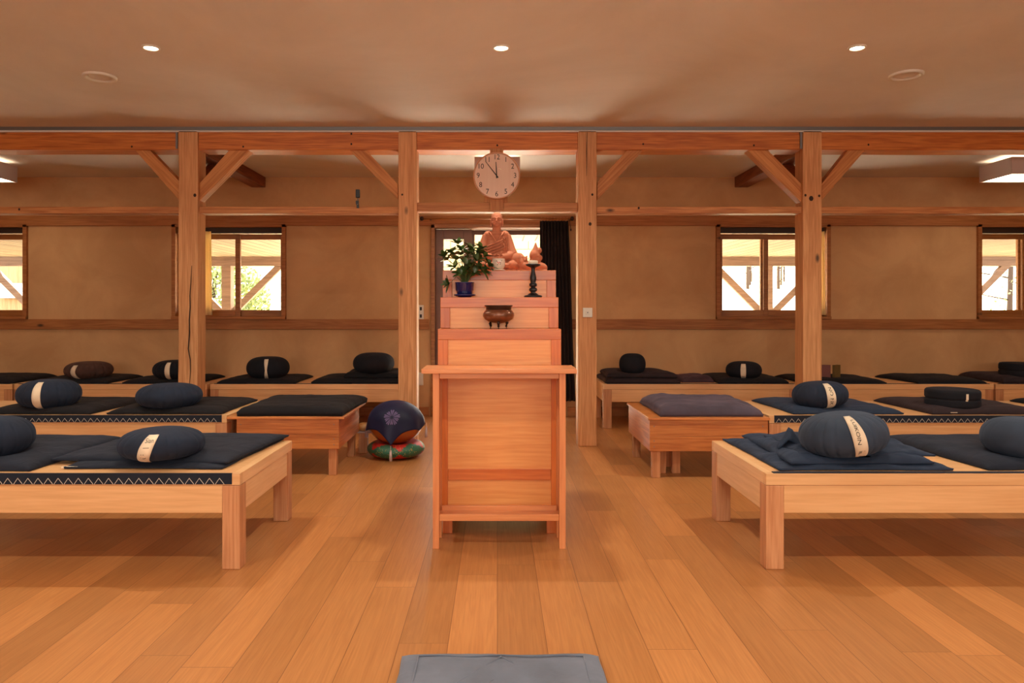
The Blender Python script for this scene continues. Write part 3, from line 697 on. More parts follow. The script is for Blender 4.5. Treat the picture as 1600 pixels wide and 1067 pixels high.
def mat(label, x0, x1, y0, y1, z, t=.045, seed=1, m='navy', grp=None, dfl=(0, 0), dfr=(0, 0), dbr=(0, 0), dbl=(0, 0), layers=None, wr=1.0, edge=.25, curl=0, name='zabuton'):
    cx_, cy_ = (x0 + x1) / 2, y0
    b = MB()
    q = [(x0 + dfl[0] - cx_, dfl[1]), (x1 + dfr[0] - cx_, dfr[1]), (x1 + dbr[0] - cx_, y1 - y0 + dbr[1]), (x0 + dbl[0] - cx_, y1 - y0 + dbl[1])]
    pillow(b, q, 0, t, seed, wr, edge=edge, curl=curl)
    for (q2, z2, t2) in (layers or []):
        pillow(b, [(p[0] - cx_, p[1] - cy_) for p in q2], z2, t2, seed + 7, wr * 1.2, edge=edge)
    for dx, dy, dr, dz in DENTS:
        for v in b.bm.verts:
            d_ = math.hypot(v.co.x + cx_ - dx, v.co.y + cy_ - dy)
            if d_ < dr * 1.5: v.co.z = max(.002 if v.co.z < .02 else .006, min(v.co.z, dz - z + .001 + max(0, d_ - dr * .75) * .45))
    return tag(b.obj(name, M[m], loc=(cx_, cy_, z)), label, 'floor cushion', grp)
zt = ZP + .001
G1 = 'flat cushions on the front row'; G2 = 'flat cushions on the middle row'; G3 = 'flat cushions along the back wall'
A = mat('flat navy cushion folded double under the tagged round cushion, front left platform', -2.03, -1.20, 3.30, 4.05, zt, .022, 1, 'navy', G1, dfr=(-.05, -.01), dfl=(0.05, 0), dbr=(.01, 0), dbl=(-.03, 0),
        layers=[([(-2.10, 3.40), (-1.24, 3.33), (-1.17, 4.06), (-2.02, 4.04)], .016, .034)])
MB().box(-.0, .075, -.012, -.002, 0.001, .009).obj('sewn_label', M['tag'], A, loc=(-.38, .02, .0))
mat('flat navy cushion at the left frame edge on the front left platform', -2.93, -2.10, 3.25, 4.05, zt, .05, 2, 'navy', G1, dbr=(.045, -.03))
C = mat('crumpled folded navy cushion under the striped round cushion, front right platform', 1.27, 2.03, 3.26, 4.03, zt, .028, 3, 'navyb', G1, dfr=(.03, 0), dbl=(-.02, 0), wr=2.6,
        layers=[([(1.33, 3.28), (1.99, 3.29), (2.04, 3.94), (1.35, 4.0)], .024, .036), ([(1.40, 3.36), (2.02, 3.33), (2.05, 3.92), (1.42, 3.86)], .05, .024)])
# turned-up corner of the crumpled cushion
b = MB(); rows = []
for i in range(13):
    s = i / 12; row = []
    for j in range(9):
        q = j / 8
        x = -.285 + .24 * s + .04 * q; y = .26 + .10 * q + .02 * math.sin(s * 6)
        z_ = .052 + .085 * max(0, 1 - abs(s - .28) / .30) ** 1.5 * (1 - abs(q - .5) * 1.2) + .010 * math.sin(s * 7) + .01 * (1 - abs(2 * q - 1))
        row.append(b.bm.verts.new((x, y, z_)))
    rows.append(row)
for A_, B_ in zip(rows, rows[1:]):
    for j in range(8): f = b.bm.faces.new((A_[j], B_[j], B_[j + 1], A_[j + 1])); f.smooth = True
o = b.obj('turned_corner', M['navyb'], C); sm = o.modifiers.new('solid', 'SOLIDIFY'); sm.thickness = .008; sm.offset = -1
mat('flat dark navy cushion at the right frame edge on the front right platform', 2.16, 2.99, 3.27, 4.05, zt, .05, 4, 'navy', G1, dfl=(.06, 0), dbl=(-.03, 0))
mat('flat black cushion on the middle left platform, touching the orange table', -2.72, -1.92, 5.03, 5.79, zt, .045, 5, 'blk', G2)
mat('flat black cushion at the left end of the middle left platform in view', -3.58, -2.83, 5.03, 5.79, zt, .045, 6, 'blk', G2, dbr=(.04, 0))
mat('flat black cushion with square edges on the left orange table', -1.80, -1.07, 4.99, 5.79, .4185, .07, 7, 'blk', G2, dbr=(.03, 0), edge=1.2)
mat('puffy grey-mauve cushion on the right orange table', 1.12, 1.83, 4.97, 5.70, .4185, .085, 8, 'grey', G2, wr=2.6, edge=.6)
mat('blue-sheened navy cushion on the middle right platform under the long-tagged round cushion', 2.03, 2.80, 5.03, 5.77, zt, .045, 9, 'navyb', G2, dfl=(.03, 0), dfr=(.03, 0))
j = mat('flat black cushion with a tiny sewn label on the middle right platform', 3.00, 3.80, 5.02, 5.77, zt, .05, 10, 'dplum', G2, dfl=(.02, 0))
MB().box(0, .045, -.006, 0, .012, .016).obj('sewn_label', M['tag'], j, loc=(-.25, .006, 0))
mat('flat black cushion at the right frame edge of the middle row', 4.08, 4.85, 5.05, 5.76, zt, .045, 11, 'blk', G2)
zt3 = Z3 + .001
mat('folded black cushion by the back wall, right behind the post just left of the altar', -1.83, -.95, 7.10, 7.80, zt3, .05, 12, 'blk', G3,
    layers=[([(-1.52, 7.16), (-.93, 7.14), (-.93, 7.72), (-1.56, 7.74)], .048, .06)], edge=.8)
mat('flat black cushion under the round cushion with a bow-shaped tag, back left', -2.75, -1.98, 7.09, 7.80, zt3, .045, 13, 'blk', G3)
mat('flat black cushion partly behind the cracked left post', -3.68, -2.93, 7.09, 7.80, zt3, .045, 14, 'blk', G3)
mat('flat black cushion under the brown round cushion', -4.60, -3.82, 7.09, 7.80, zt3, .045, 15, 'blk', G3)
mat('flat black cushion at the left frame edge by the back wall', -5.50, -4.74, 7.09, 7.80, zt3, .055, 16, 'blk', G3)
mat('folded dark plum cushion by the back wall next to the switch post', 1.06, 1.80, 7.10, 7.80, zt3, .055, 17, 'dplum', G3, layers=[([(1.08, 7.14), (1.78, 7.12), (1.72, 7.74), (1.10, 7.76)], .052, .06)], edge=.9)
mat('small crumpled plum cloth cushion between two dark cushions at back right', 1.84, 2.16, 7.20, 7.70, zt3, .055, 18, 'plum', G3, wr=2.5)
mat('flat dark cushion under the round cushion with a printed tag, back right', 2.17, 2.86, 7.09, 7.79, zt3, .055, 19, 'blk', G3, edge=.7)
mat('flat black cushion behind the bolted right post, two books on it', 2.99, 3.82, 7.09, 7.80, zt3, .045, 20, 'blk', G3)
mat('flat black cushion with nothing on it by the back wall, right of the two books', 4.07, 4.80, 7.09, 7.80, zt3, .05, 21, 'blk', G3, dfl=(.06, 0))
mat('dark plum cushion at the right frame edge by the back wall', 4.97, 5.75, 7.09, 7.80, zt3, .075, 22, 'dplum', G3, edge=.8)
# mat on the floor in front
fm = empty('floor_mat', 'slate blue padded mat on the floor in the foreground', 'mat', (.012, 1.62, 0))
b = MB(); pillow(b, [(-.345, 0), (.345, 0), (.325, .765), (-.322, .765)], .001, .042, 31, 1.1, n=60, edge=.5)
b.obj('pad', M['fmat'], fm)
b = MB()
def ridge(pts, r=.004): b.tube(pts, r, 6)
zf = .040
for s in (-1, 1): ridge([(s * .265, y / 20, zf) for y in range(1, 15)], .0025)
ridge([(-.265 + .53 * k / 16, .705 + .004 * math.sin(k), zf) for k in range(17)], .0025)
for q in (.34, .22, .10):
    cx_, cy_ = .0, .36
    ridge([(cx_, cy_ + q * 1.0, zf), (cx_ + q * .8, cy_, zf), (cx_, cy_ - q, zf), (cx_ - q * .8, cy_, zf), (cx_, cy_ + q, zf)], .003)
b.obj('stitched_pattern', M['fmat'], fm)

# two books standing behind the right post
for k, (px, a, l) in enumerate(((1290, -28, 'small pale-edged book standing next to the bolted right post'), (1307, 32, 'small dark green book standing open-angled on the black cushion right of the bolted post'))):
    r = empty('book', l, 'book', (X(px, 7.3), 7.3, zt3 + .043), math.radians(a), 'two small books')
    MB().box(-.045, .045, -.014, -.011, 0, .125).box(-.045, .045, .011, .014, 0, .125).box(-.048, -.045, -.014, .014, 0, .125).obj('cover', plain('book_cover_%d' % k, ((120, 66, 58), (110, 86, 44))[k], .6), r)
    MB().box(-.044, .042, -.0105, .0105, .003, .121).obj('pages', M['tag'], r)

# ------------------------------------------------------------------ altar
AX = .0115; AW = .3185
ar = empty('altar_cabinet', 'three-stepped red pine altar cabinet in the middle of the room', 'altar', (AX, 3.73, 0))
def tier(y, zt_, zb_, first=False, back=.72):
    y -= 3.73
    w_ = AW; st = .052
    pan = zb_
    for s in (-1, 1): MB().box(min(s * w_, s * (w_ - st)), max(s * w_, s * (w_ - st)), y, y + .03, zb_, zt_ - .055).obj('stile', M['altar_z'], ar, bevel=.002)
    MB().box(-w_, w_, y, y + .03, zt_ - .055, zt_ - .0).obj('top_rail', M['altar'], ar, bevel=.002)
    MB().box(-w_ + st, w_ - st, y + .010, y + .026, zb_, zt_ - .055).obj('front_panel', M['panel'], ar)
for y, a, b_ in ((3.73, 1.054, .09), (3.90, 1.221, 1.055), (4.07, 1.376, 1.222)):
    tier(y, a, b_)
MB().box(-AW, AW, .031, .20, 1.034, 1.0535).obj('step_board', M['altar'], ar)
MB().box(-AW, AW, .201, .37, 1.201, 1.2205).obj('step_board', M['altar'], ar)
MB().box(-AW, AW, .371, .70, 1.356, 1.3755).obj('top_board', M['altar'], ar)
for s in (-1, 1):
    x0 = s * AW if s < 0 else AW - .02
    MB().prism([(.031, .09), (.70, .09), (.70, 1.355), (.371, 1.355), (.371, 1.2), (.201, 1.2), (.201, 1.033), (.031, 1.033)], x0, x0 + .02, 'X').obj('side_panel', M['altar_z'], ar)
MB().box(-AW + .021, AW - .021, .68, .70, .09, 1.355).obj('back_panel', M['panel'], ar)
MB().box(-AW + .053, AW - .053, -.001, .028, .275, .331).obj('middle_rail', M['altar'], ar, bevel=.002)
MB().box(-AW + .053, AW - .053, 0, .03, .09, .14).obj('bottom_rail', M['altar'], ar, bevel=.002)
for s in (-1, 1):
    for y in (.002, .64): MB().box(min(s * (AW - .025), s * (AW - .075)), max(s * (AW - .025), s * (AW - .075)), y, y + .05, 0, .089).obj('foot', M['altar_z'], ar, bevel=.002)

st = empty('offering_table', 'narrow pine offering table standing in front of the stepped altar', 'table', (.0095, 3.455, 0))
MB().box(-.372, .372, 0, .255, .848, .870).obj('tabletop', M['stand'], st, bevel=.002)
for x in (-.3205, .2895):
    for y in (.03, .20): MB().box(x, x + .031, y, y + .022, 0, .847).obj('leg', M['stand_z'], st, bevel=.002)
for x in (-.312, .302): MB().box(x, x + .010, .053, .199, .134, .83).obj('side_board', M['stand_z'], st)
MB().box(-.289, .289, .036, .056, .820, .8475).obj('top_rail', M['stand'], st, bevel=.002)
MB().box(-.289, .289, .034, .052, .134, .166).obj('front_rail', M['stand'], st, bevel=.002)
MB().box(-.289, .289, .175, .195, .132, .168).obj('back_rail', M['stand'], st, bevel=.002)
MB().box(-.301, .301, .054, .174, .134, .146).obj('lower_shelf', M['stand'], st)

# incense burner
ib = empty('incense_burner', 'round brown bronze incense burner on three feet on the lowest altar step', 'incense burner', (X(779, 3.82), 3.82, 1.0545))
k = .00338
MB().lathe([(0, .030), (.030, .031), (.055, .038), (.074, .050), (.083, .066), (.082, .080), (.074, .092), (.068, .097), (.066, .1), (.064, .1), (.0, .094)], 48).obj('bowl', M['bronze'], ib)
MB().lathe([(.062, .097), (.066, .099), (.067, .115), (.075, .120), (.075, .123), (.062, .123), (.060, .10)], 48).obj('neck', M['bronzed'], ib)
for a in (-90, 30, 150):
    ca, sa = math.cos(math.radians(a)), math.sin(math.radians(a))
    MB().tube([(ca * .048, sa * .048, .042), (ca * .052, sa * .052, .028), (ca * .047, sa * .047, .012), (ca * .049, sa * .049, 0)], .010, 10, r2=.005).obj('foot', M['bronzed'], ib)

# candlestick + candle
cs = tag(MB().lathe([(0, 0), (.050, 0), (.050, .007), (.046, .012), (.030, .015), (.026, .020), (.013, .027), (.014, .032), (.021, .037), (.023, .044), (.020, .051), (.012, .055), (.012, .058), (.020, .063), (.022, .070), (.020, .077), (.013, .082),
                     (.015, .088), (.018, .100), (.018, .112), (.014, .128), (.010, .145), (.010, .158), (.013, .165), (.030, .172), (.041, .178), (.0415, .184), (.038, .181), (.0, .177)], 40).obj('candlestick', M['iron'], loc=(X(833, 4.0), 4.0, 1.2215)),
         'turned black candlestick on the middle altar step at right', 'candlestick')
cd = empty('candle', 'short thick white candle on the black candlestick', 'candle', (X(833, 4.0), 4.0, 1.3995))
MB().lathe([(0, 0), (.027, 0), (.027, .023), (.024, .026), (.0, .022)], 32).obj('wax_body', M['wax'], cd)
MB().tube([(0, 0, .02), (.001, 0, .029)], .001, 5).obj('wick', M['ink'], cd)
# cup and saucer
cp = empty('porcelain_cup', 'white porcelain cup with a red and black motif before the seated statue', 'cup', (X(779, 4.10), 4.10, 1.3765))
MB().lathe([(0, 0), (.040, 0), (.041, .003), (.028, .008), (0, .008)], 40).obj('saucer', M['porc'], cp)
MB().lathe([(0, .0085), (.026, .0085), (.031, .014), (.036, .024), (.037, .050), (.036, .063), (.038, .066), (.034, .066), (.033, .05), (.0, .02)], 40).obj('cup_body', M['porc'], cp)
def on_cyl(pts, R, z0, mi, m):
    vs = [m.bm.verts.new((R * math.sin(x / R), -R * math.cos(x / R), z0 + z)) for x, z in pts]
    f = m.bm.faces.new(vs); f.material_index = mi
m = MB()
def petal(x, z, a, L_, w_, mi):
    ca, sa = math.cos(a), math.sin(a)
    on_cyl([(x + ca * u - sa * v, z + sa * u + ca * v) for u, v in ((0, 0), (L_ * .5, w_), (L_, 0), (L_ * .5, -w_))], .0376, .042, mi, m)
petal(0, 0, .3, .011, .0035, 0); petal(0, 0, 2.6, .011, .0035, 0); petal(0, -.001, -1.57, .008, .003, 0)
for x, z, a in ((-.012, .006, .8), (.012, .008, .3), (-.008, -.008, -.6), (.006, -.010, 1.0), (-.002, -.012, 2.5), (.010, -.004, 1.5)): petal(x * 1.2, z * 1.2, a, .009, .0020, 1)
m.obj('painted_motif', [M['red'], M['ink']], cp)

# seated statue
def remesh(o, vs_, sm=4, fac=.5):
    r_ = o.modifiers.new('remesh', 'REMESH'); r_.mode = 'VOXEL'; r_.voxel_size = vs_; r_.use_smooth_shade = True
    s_ = o.modifiers.new('smooth', 'SMOOTH'); s_.iterations = sm; s_.factor = fac
b = MB()
b.ell((0, .01, .048), (.108, .062, .054)).ell((-.085, -.02, .034), (.042, .055, .036)).ell((.085, -.02, .034), (.042, .055, .036)).ell((0, -.05, .030), (.080, .040, .030))
b.ell((0, .012, .135), (.070, .046, .088)).ell((0, .015, .17), (.074, .036, .055)).ell((0, .01, .095), (.070, .05, .05)).ell((0, .012, .19), (.060, .038, .045))
for s in (-1, 1):
    b.ell((s * .046, .01, .215), (.030, .030, .026))
    b.tube([(s * .060, .010, .212), (s * .072, .008, .17), (s * .084, .0, .125), (s * .092, -.005, .10)], .024, 14, r2=.031)
    b.tube([(s * .092, -.005, .10), (s * .065, -.035, .088), (s * .03, -.058, .080)], .028, 14, r2=.018)
    b.tube([(s * .070, .012, .17), (s * .088, .0, .11), (s * .108, -.01, .06), (s * .114, -.02, .025)], .024, 12, r2=.020)
    b.ell((s * .034, -.002, .292), (.005, .009, .018)).ell((s * .034, -.006, .272), (.0045, .006, .010))
    b.ell((s * .0125, -.0325, .301), (.0085, .006, .0036)); b.tube([(s * .004, -.037, .309), (s * .012, -.037, .3125), (s * .023, -.030, .310)], .0022, 6)
    b.ell((s * .018, -.026, .283), (.011, .010, .012))
    b.tube([(s * .044, -.018, .232), (s * .030, -.034, .212), (s * .002, -.042, .170)], .0045, 8)
    for q in range(4): b.tube([(s * .034, -.066, .080 - q * .005), (s * .008, -.078, .078 - q * .006), (-s * .006, -.074, .076 - q * .006)], .0038, 6)
    b.tube([(s * .02, -.068, .088), (s * .002, -.072, .096)], .0042, 6)
b.tube([(0, .005, .21), (0, .002, .268)], .025, 14).ell((0, .008, .222), (.055, .032, .020)).ell((0, 0, .302), (.033, .037, .046)).ell((0, .004, .316), (.0325, .036, .034)).ell((0, -.012, .276), (.025, .024, .022))
b.tube([(0, -.036, .310), (0, -.0405, .298), (0, -.043, .291)], .0026, 8, r2=.0050).ell((0, -.037, .2805), (.009, .004, .0022)).ell((0, -.0355, .2765), (.007, .004, .0024)).ell((0, -.031, .266), (.010, .008, .007))
for k_ in range(4):
    z_ = .175 - k_ * .017
    b.tube([(-.060, -.030 - k_ * .004, z_ - .03), (-.02, -.046, z_ - .016), (.02, -.046, z_), (.048, -.036, z_ + .016)], .0042, 6)
b.tube([(.046 + .011 * math.cos(t / 10 * 2 * PI), -.045, .185 + .013 * math.sin(t / 10 * 2 * PI)) for t in range(11)], .0032, 6)
b.tube([(.046, -.046, .172), (.040, -.050, .155), (.050, -.050, .140), (.056, -.048, .155), (.049, -.047, .17)], .0036, 6)
for k_ in range(6): b.tube([(-.10 + k_ * .01, -.055 - .01 * (k_ % 2), .045 - k_ * .004), (-.03, -.080, .034 - k_ * .004), (.05, -.078, .036 - k_ * .003), (.105, -.055, .040 - .003 * k_)], .0032, 6)
b.prism([(-.115, -.06), (.115, -.06), (.12, .05), (-.12, .05)], 0, .012, 'Z')
o = b.obj('seated_statue', M['terra'], loc=(X(776, 4.23), 4.23, 1.3768)); remesh(o, .0020, 2)
tag(o, 'terracotta statue of a bald robed figure seated cross-legged on top of the altar', 'statue')
# second sculpture
b = MB(); k = .0037
def S2(px, py): return ((px - 828) * k, (422 - py) * k)
def blob(px, py, rx, rz, y=0, ry=None):
    x, z = S2(px, py); b.ell((x, y, z), (rx * k, (ry or (rx + rz) / 2) * k, rz * k))
blob(803, 404, 11, 14, -.02); blob(808, 409, 15, 13); blob(814, 402, 6, 8, -.01); blob(822, 413, 18, 9); blob(812, 397, 5, 5, -.01); blob(817, 401, 4, 4, -.02); blob(821, 402, 3, 4, -.02); blob(800, 418, 9, 4, -.03); blob(840, 414, 15, 8); blob(850, 416, 6, 6, -.01)
blob(836, 404, 9, 9); blob(835, 396, 8, 10); blob(844, 400, 4, 5); blob(843, 388, 4, 5)
x, z = S2(837, 375); x1_, z1_ = S2(836, 398)
b.tube([(x1_, 0, z1_), (x1_, 0, z1_ + .03), ((x + x1_) / 2 + .002, 0, (z + z1_) / 2 + .012), (x, 0, z)], .034, 14, r2=.003)
b.tube([(S2(815, 396)[0], -.03, S2(0, 398)[1]), (S2(820, 406)[0], -.035, S2(0, 405)[1]), (S2(823, 400)[0], -.03, S2(0, 397)[1])], .006, 8)
for s in range(4): blob(797 + 4 * s, 420, 2.2, 1.6, -.05)
b.prism([(-.12, -.04), (.10, -.04), (.10, .05), (-.12, .05)], 0, .01, 'Z')
o = b.obj('small_sculpture', M['terra'], loc=(X(828, 4.25), 4.25, 1.3768)); remesh(o, .0035, 3)
tag(o, 'lumpy terracotta sculpture with a pointed leaf-like tip right of the seated statue', 'sculpture')

# potted plant
pp = empty('potted_plant', 'leafy green umbrella plant in a fluted cobalt pot on the middle altar step', 'plant', (X(726, 4.0), 4.0, 1.2215))
MB().lathe([(0, 0), (.036, 0), (.040, .008), (.060, .010), (.061, .018), (.040, .018), (.0, .012)], 40).obj('saucer', M['bluepot'], pp)
MB().lathe([(0, .0185), (.040, .0185), (.043, .022), (.046, .036), (.049, .040), (.052, .078), (.054, .080), (.054, .084), (.048, .084), (.047, .075), (0, .072)], 72, flute=lambda a, z: 1 + (.022 * math.cos(a * 18) if .038 < z < .077 else 0)).obj('pot', M['bluepot'], pp)
MB().lathe([(0, .074), (.046, .0745)], 24).obj('soil', M['soil'], pp)
rng = random.Random(5)
sb = MB(); lb = MB()
def leaf(base, d, up, L_, w_, mi):
    d = d.normalized(); side = d.cross(up)
    if side.length < .05: side = d.cross(Vector((0, 1, .2)))
    side.normalize(); nrm = side.cross(d); prev = None; nn = 7
    for i in range(nn + 1):
        t = i / nn; p = base + d * (L_ * t) - nrm * 0 + Vector((0, 0, -1)) * (L_ * .12 * t * t)
        ww = w_ * (math.sin(PI * min(1, t * .93 + .07)) ** .7) * (1 if t < .98 else .1)
        row = [lb.bm.verts.new(p - side * ww + nrm * ww * .25), lb.bm.verts.new(p), lb.bm.verts.new(p + side * ww + nrm * ww * .25)]
        if prev:
            for q in range(2): f = lb.bm.faces.new((prev[q], row[q], row[q + 1], prev[q + 1])); f.smooth = True; f.material_index = mi
        prev = row
K = .00354
heads = [(716, 383, .0), (705, 396, .02), (722, 393, -.02), (738, 392, -.03), (748, 398, 0), (757, 402, .02), (731, 401, -.05), (715, 408, -.04), (744, 410, -.05), (760, 412, .0), (700, 408, .0), (729, 416, -.06), (712, 420, -.05), (750, 422, -.05), (741, 428, -.04),
         (722, 430, -.05), (757, 428, -.02), (733, 388, .03), (751, 390, .03), (726, 407, .04), (741, 403, .05), (708, 402, .05), (735, 420, .04), (703, 445, -.03), (695, 402, .02), (738, 397, .0), (720, 400, .01), (747, 406, .03), (730, 424, .01), (764, 418, -.02)]
for hx, hy, hyy in heads:
    tip = Vector(((hx - 726) * K, hyy - .01, (466 - hy) * K)); base = Vector((rng.uniform(-.012, .012), rng.uniform(-.01, .01), .075))
    mid = base.lerp(tip, .55) + Vector((0, 0, .025 if hy < 440 else .04))
    sb.tube([base, base.lerp(mid, .6), mid, tip], .0032, 6, r2=.0012)
    out = (tip - base).normalized(); nl = rng.randint(6, 8)
    ax1 = out.cross(Vector((0, 0, 1))).normalized(); ax2 = out.cross(ax1)
    for q in range(nl):
        a = 2 * PI * q / nl + rng.uniform(-.3, .3)
        d = (ax1 * math.cos(a) + ax2 * math.sin(a)) * 1.0 + out * rng.uniform(.1, .9) + Vector((0, -.15, .12))
        leaf(tip, d, out + Vector((0, 0, .6)), rng.uniform(.044, .064), rng.uniform(.011, .0155), 0 if rng.random() < .93 else 1)
sb.tube([(0, 0, .07), (.002, 0, .12), (0, .0, .16)], .007, 8, r2=.004)
sb.obj('stems', M['stem'], pp); lb.obj('foliage', [M['leaf'], M['leafl']], pp)

# ------------------------------------------------------------------ clock
ck = empty('wall_clock', 'round pale wooden wall clock hung between the header beam and cross rail above the altar', 'clock', (X(776, 6.08), 6.085, Z(274.3, 6.08)))
R_ = 36.5 * 6.08 / F
def disc(prof, name, m_, seg=72):
    b = MB().lathe(prof, seg); bmesh.ops.transform(b.bm, matrix=Matrix.Rotation(PI / 2, 4, 'X'), verts=b.bm.verts[:]); return b.obj(name, m_, ck)
disc([(0, -.03), (R_ - .004, -.03), (R_, -.026), (R_, .008), (R_ - .003, .012), (R_ - .008, .012), (R_ - .010, .004), (R_ - .011, .0)], 'rim', M['clockrim'])
disc([(0, .0), (R_ - .011, .0)], 'dial', M['clockface'])
disc([(0, .0105), (R_ - .0095, .0095)], 'glass_cover', M['glass'])
for n_ in range(1, 13):
    a = PI / 2 - n_ * PI / 6; rr = R_ * .79
    b = MB(); vs, ff = text_polys(str(n_), .062)
    vv = [b.bm.verts.new((rr * math.cos(a) + v.x * .9, -.0015, rr * math.sin(a) + v.y)) for v in vs]
    for f in ff:
        try: b.bm.faces.new([vv[i] for i in f])
        except Exception: pass
    b.obj('numeral', M['ink'], ck)
def hand(name, deg, L_, back, w_, y):
    a = math.radians(90 - deg); d_ = (math.cos(a), math.sin(a)); n_ = (-d_[1], d_[0])
    pts = [(d_[0] * -back + n_[0] * w_, d_[1] * -back + n_[1] * w_), (d_[0] * L_ + n_[0] * w_ * .5, d_[1] * L_ + n_[1] * w_ * .5), (d_[0] * L_ - n_[0] * w_ * .5, d_[1] * L_ - n_[1] * w_ * .5), (d_[0] * -back - n_[0] * w_, d_[1] * -back - n_[1] * w_)]
    MB().prism(pts, y, y + .0012).obj(name, M['ink'], ck)
kk = 6.08 / F
hand('minute_hand', -38, 27.5 * kk, 4 * kk, .0042, -.005); hand('hour_hand', -3, 21.5 * kk, 4 * kk, .0052, -.0035)
disc([(0, .007), (.006, .007), (.006, .002)], 'hub', M['ink'], 16)
tag(MB().box(-.056, .056, 6.12, 6.133, 1.99, 2.52).obj('clock_board', M['board'], loc=(X(776, 6.1), 0, 0), bevel=.002), 'vertical wooden board behind the wall clock, seen above and below it', 'board')
tag(MB().box(-.10, .10, 6.155, 6.175, 2.068, 2.30).obj('backing_board', M['board'], loc=(X(775, 6.1), 0, 0), bevel=.002), 'wider short board behind the clock board on the cross rail', 'board')

# ------------------------------------------------------------------ small fittings
sw = empty('light_switch', 'square white light switch on the post right of the altar', 'switch', (X(918, 6.12), 6.12, Z(488.3, 6.12)))
MB().box(-.040, .040, -.010, -.0005, -.040, .040).obj('plate', M['white'], sw, bevel=.003)
MB().box(-.018, .018, -.014, -.010, -.018, .018).obj('rocker', M['white'], sw, bevel=.002)
MB().ell((.0, -.0145, .0), (.006, .002, .006), seg=10).obj('indicator', M['metal'], sw)
sk = empty('wall_socket', 'double white wall socket beside the door, just right of the left middle post', 'socket', (X(656, 7.87), YW, Z(488, 7.87)))
MB().box(-.042, .042, -.010, -.0005, -.08, .08).obj('plate', M['white'], sk, bevel=.003)
for z_ in (-.04, .04): MB().box(.0, .022, -.0115, -.010, z_ - .018, z_ + .018).obj('socket_insert', M['ink'], sk, bevel=.003)
sk = tag(MB().box(-.03, .03, -.010, -.0005, -.07, .07).obj('cable_cover', M['white'], loc=(X(657, 7.87), YW, Z(592, 7.87)), bevel=.003), 'small white plate low on the back wall left of the altar', 'wall plate')
gd = empty('clip_on_sensor', 'small black device clipped to the slim cross rail left of the altar', 'device', (X(559, 6.13), 6.135, Z(325, 6.13)))
q = .00543
MB().box(-3.2 * q, 3.2 * q, -.012, .012, 16 * q, 29 * q).obj('body', M['black'], gd, bevel=.004)
MB().ell((0, 0, 13.8 * q), (.007, .007, .009), seg=12).obj('ball_joint', M['metal'], gd)
MB().box(-3 * q, 1.5 * q, -.012, .006, 5.5 * q, 11.5 * q).box(-1.8 * q, 1.8 * q, -.012, .010, 0, 6 * q).obj('clamp', M['black'], gd, bevel=.002)
MB().ell((0, -.013, 5.5 * q), (.004, .003, .004), seg=10).obj('screw', M['metal'], gd)

# curtain, rod
YC = 7.74
rod = empty('curtain_rod', 'dark curtain rod above the middle doorway with a ball end', 'curtain rod', (0, YC, Z(341.5, YC)))
MB().tube([(X(660, YC), 0, 0), (X(899, YC), 0, 0)], .010, 12).obj('pole', M['sash'], rod)
for px in (659, 894): MB().ell((X(px, YC), 0, 0), (.022, .022, .024), seg=16).obj('finial', M['bronzed'], rod)
MB().box(X(672, YC) - .006, X(672, YC) + .006, 0, YW - YC - .03, -.006, .006).box(X(890, YC) - .006, X(890, YC) + .006, 0, YW - YC - .03, -.006, .006).obj('bracket', M['bronzed'], rod)
cu = empty('curtain', 'dark brown pleated curtain gathered at the right of the middle doorway', 'curtain', (X(868, YC), YC, .18))
b = MB(); zt_ = Z(345, YC) - .18; rows = []; nx = 120; nz = 24
for j_ in range(nz + 1):
    v = j_ / nz; z_ = zt_ * (1 - v); wl = X(844 - 1 * v, YC) - X(868, YC); wr_ = X(888 + 11 * v, YC) - X(868, YC); row = []
    for i in range(nx + 1):
        u = i / nx; amp = .022 + .008 * math.sin(i * .3)
        row.append(b.bm.verts.new((wl + (wr_ - wl) * u + .006 * fn(u * 6, v * 2), amp * math.sin(u * 2 * PI * 9 + .8 * fn(v * 1.5, u * 3)), z_)))
    rows.append(row)
for A_, B_ in zip(rows, rows[1:]):
    for i in range(nx): f = b.bm.faces.new((A_[i], B_[i], B_[i + 1], A_[i + 1])); f.smooth = True
o = b.obj('curtain_cloth', M['curtain'], cu); sd = o.modifiers.new('s', 'SOLIDIFY'); sd.thickness = .003
zr = Z(341.5, YC) - .18
for i in range(9):
    x = (X(846 + i * 5, YC) - X(868, YC))
    b = MB(); b.tube([(x + .003 * (i % 2), .016 * math.cos(a / 10 * 2 * PI), zr - .004 + .018 * math.sin(a / 10 * 2 * PI)) for a in range(11)], .003, 6)
    b.obj('curtain_ring', M['crail'], cu)
MB().tube([(X(890, YC) - X(868, YC), 0, zr - .02), (X(892, YC) - X(868, YC), .0, zr - .11)], .003, 6).ell((X(892, YC) - X(868, YC), 0, zr - .12), (.008, .008, .014), seg=10).obj('tassel', M['black'], cu)
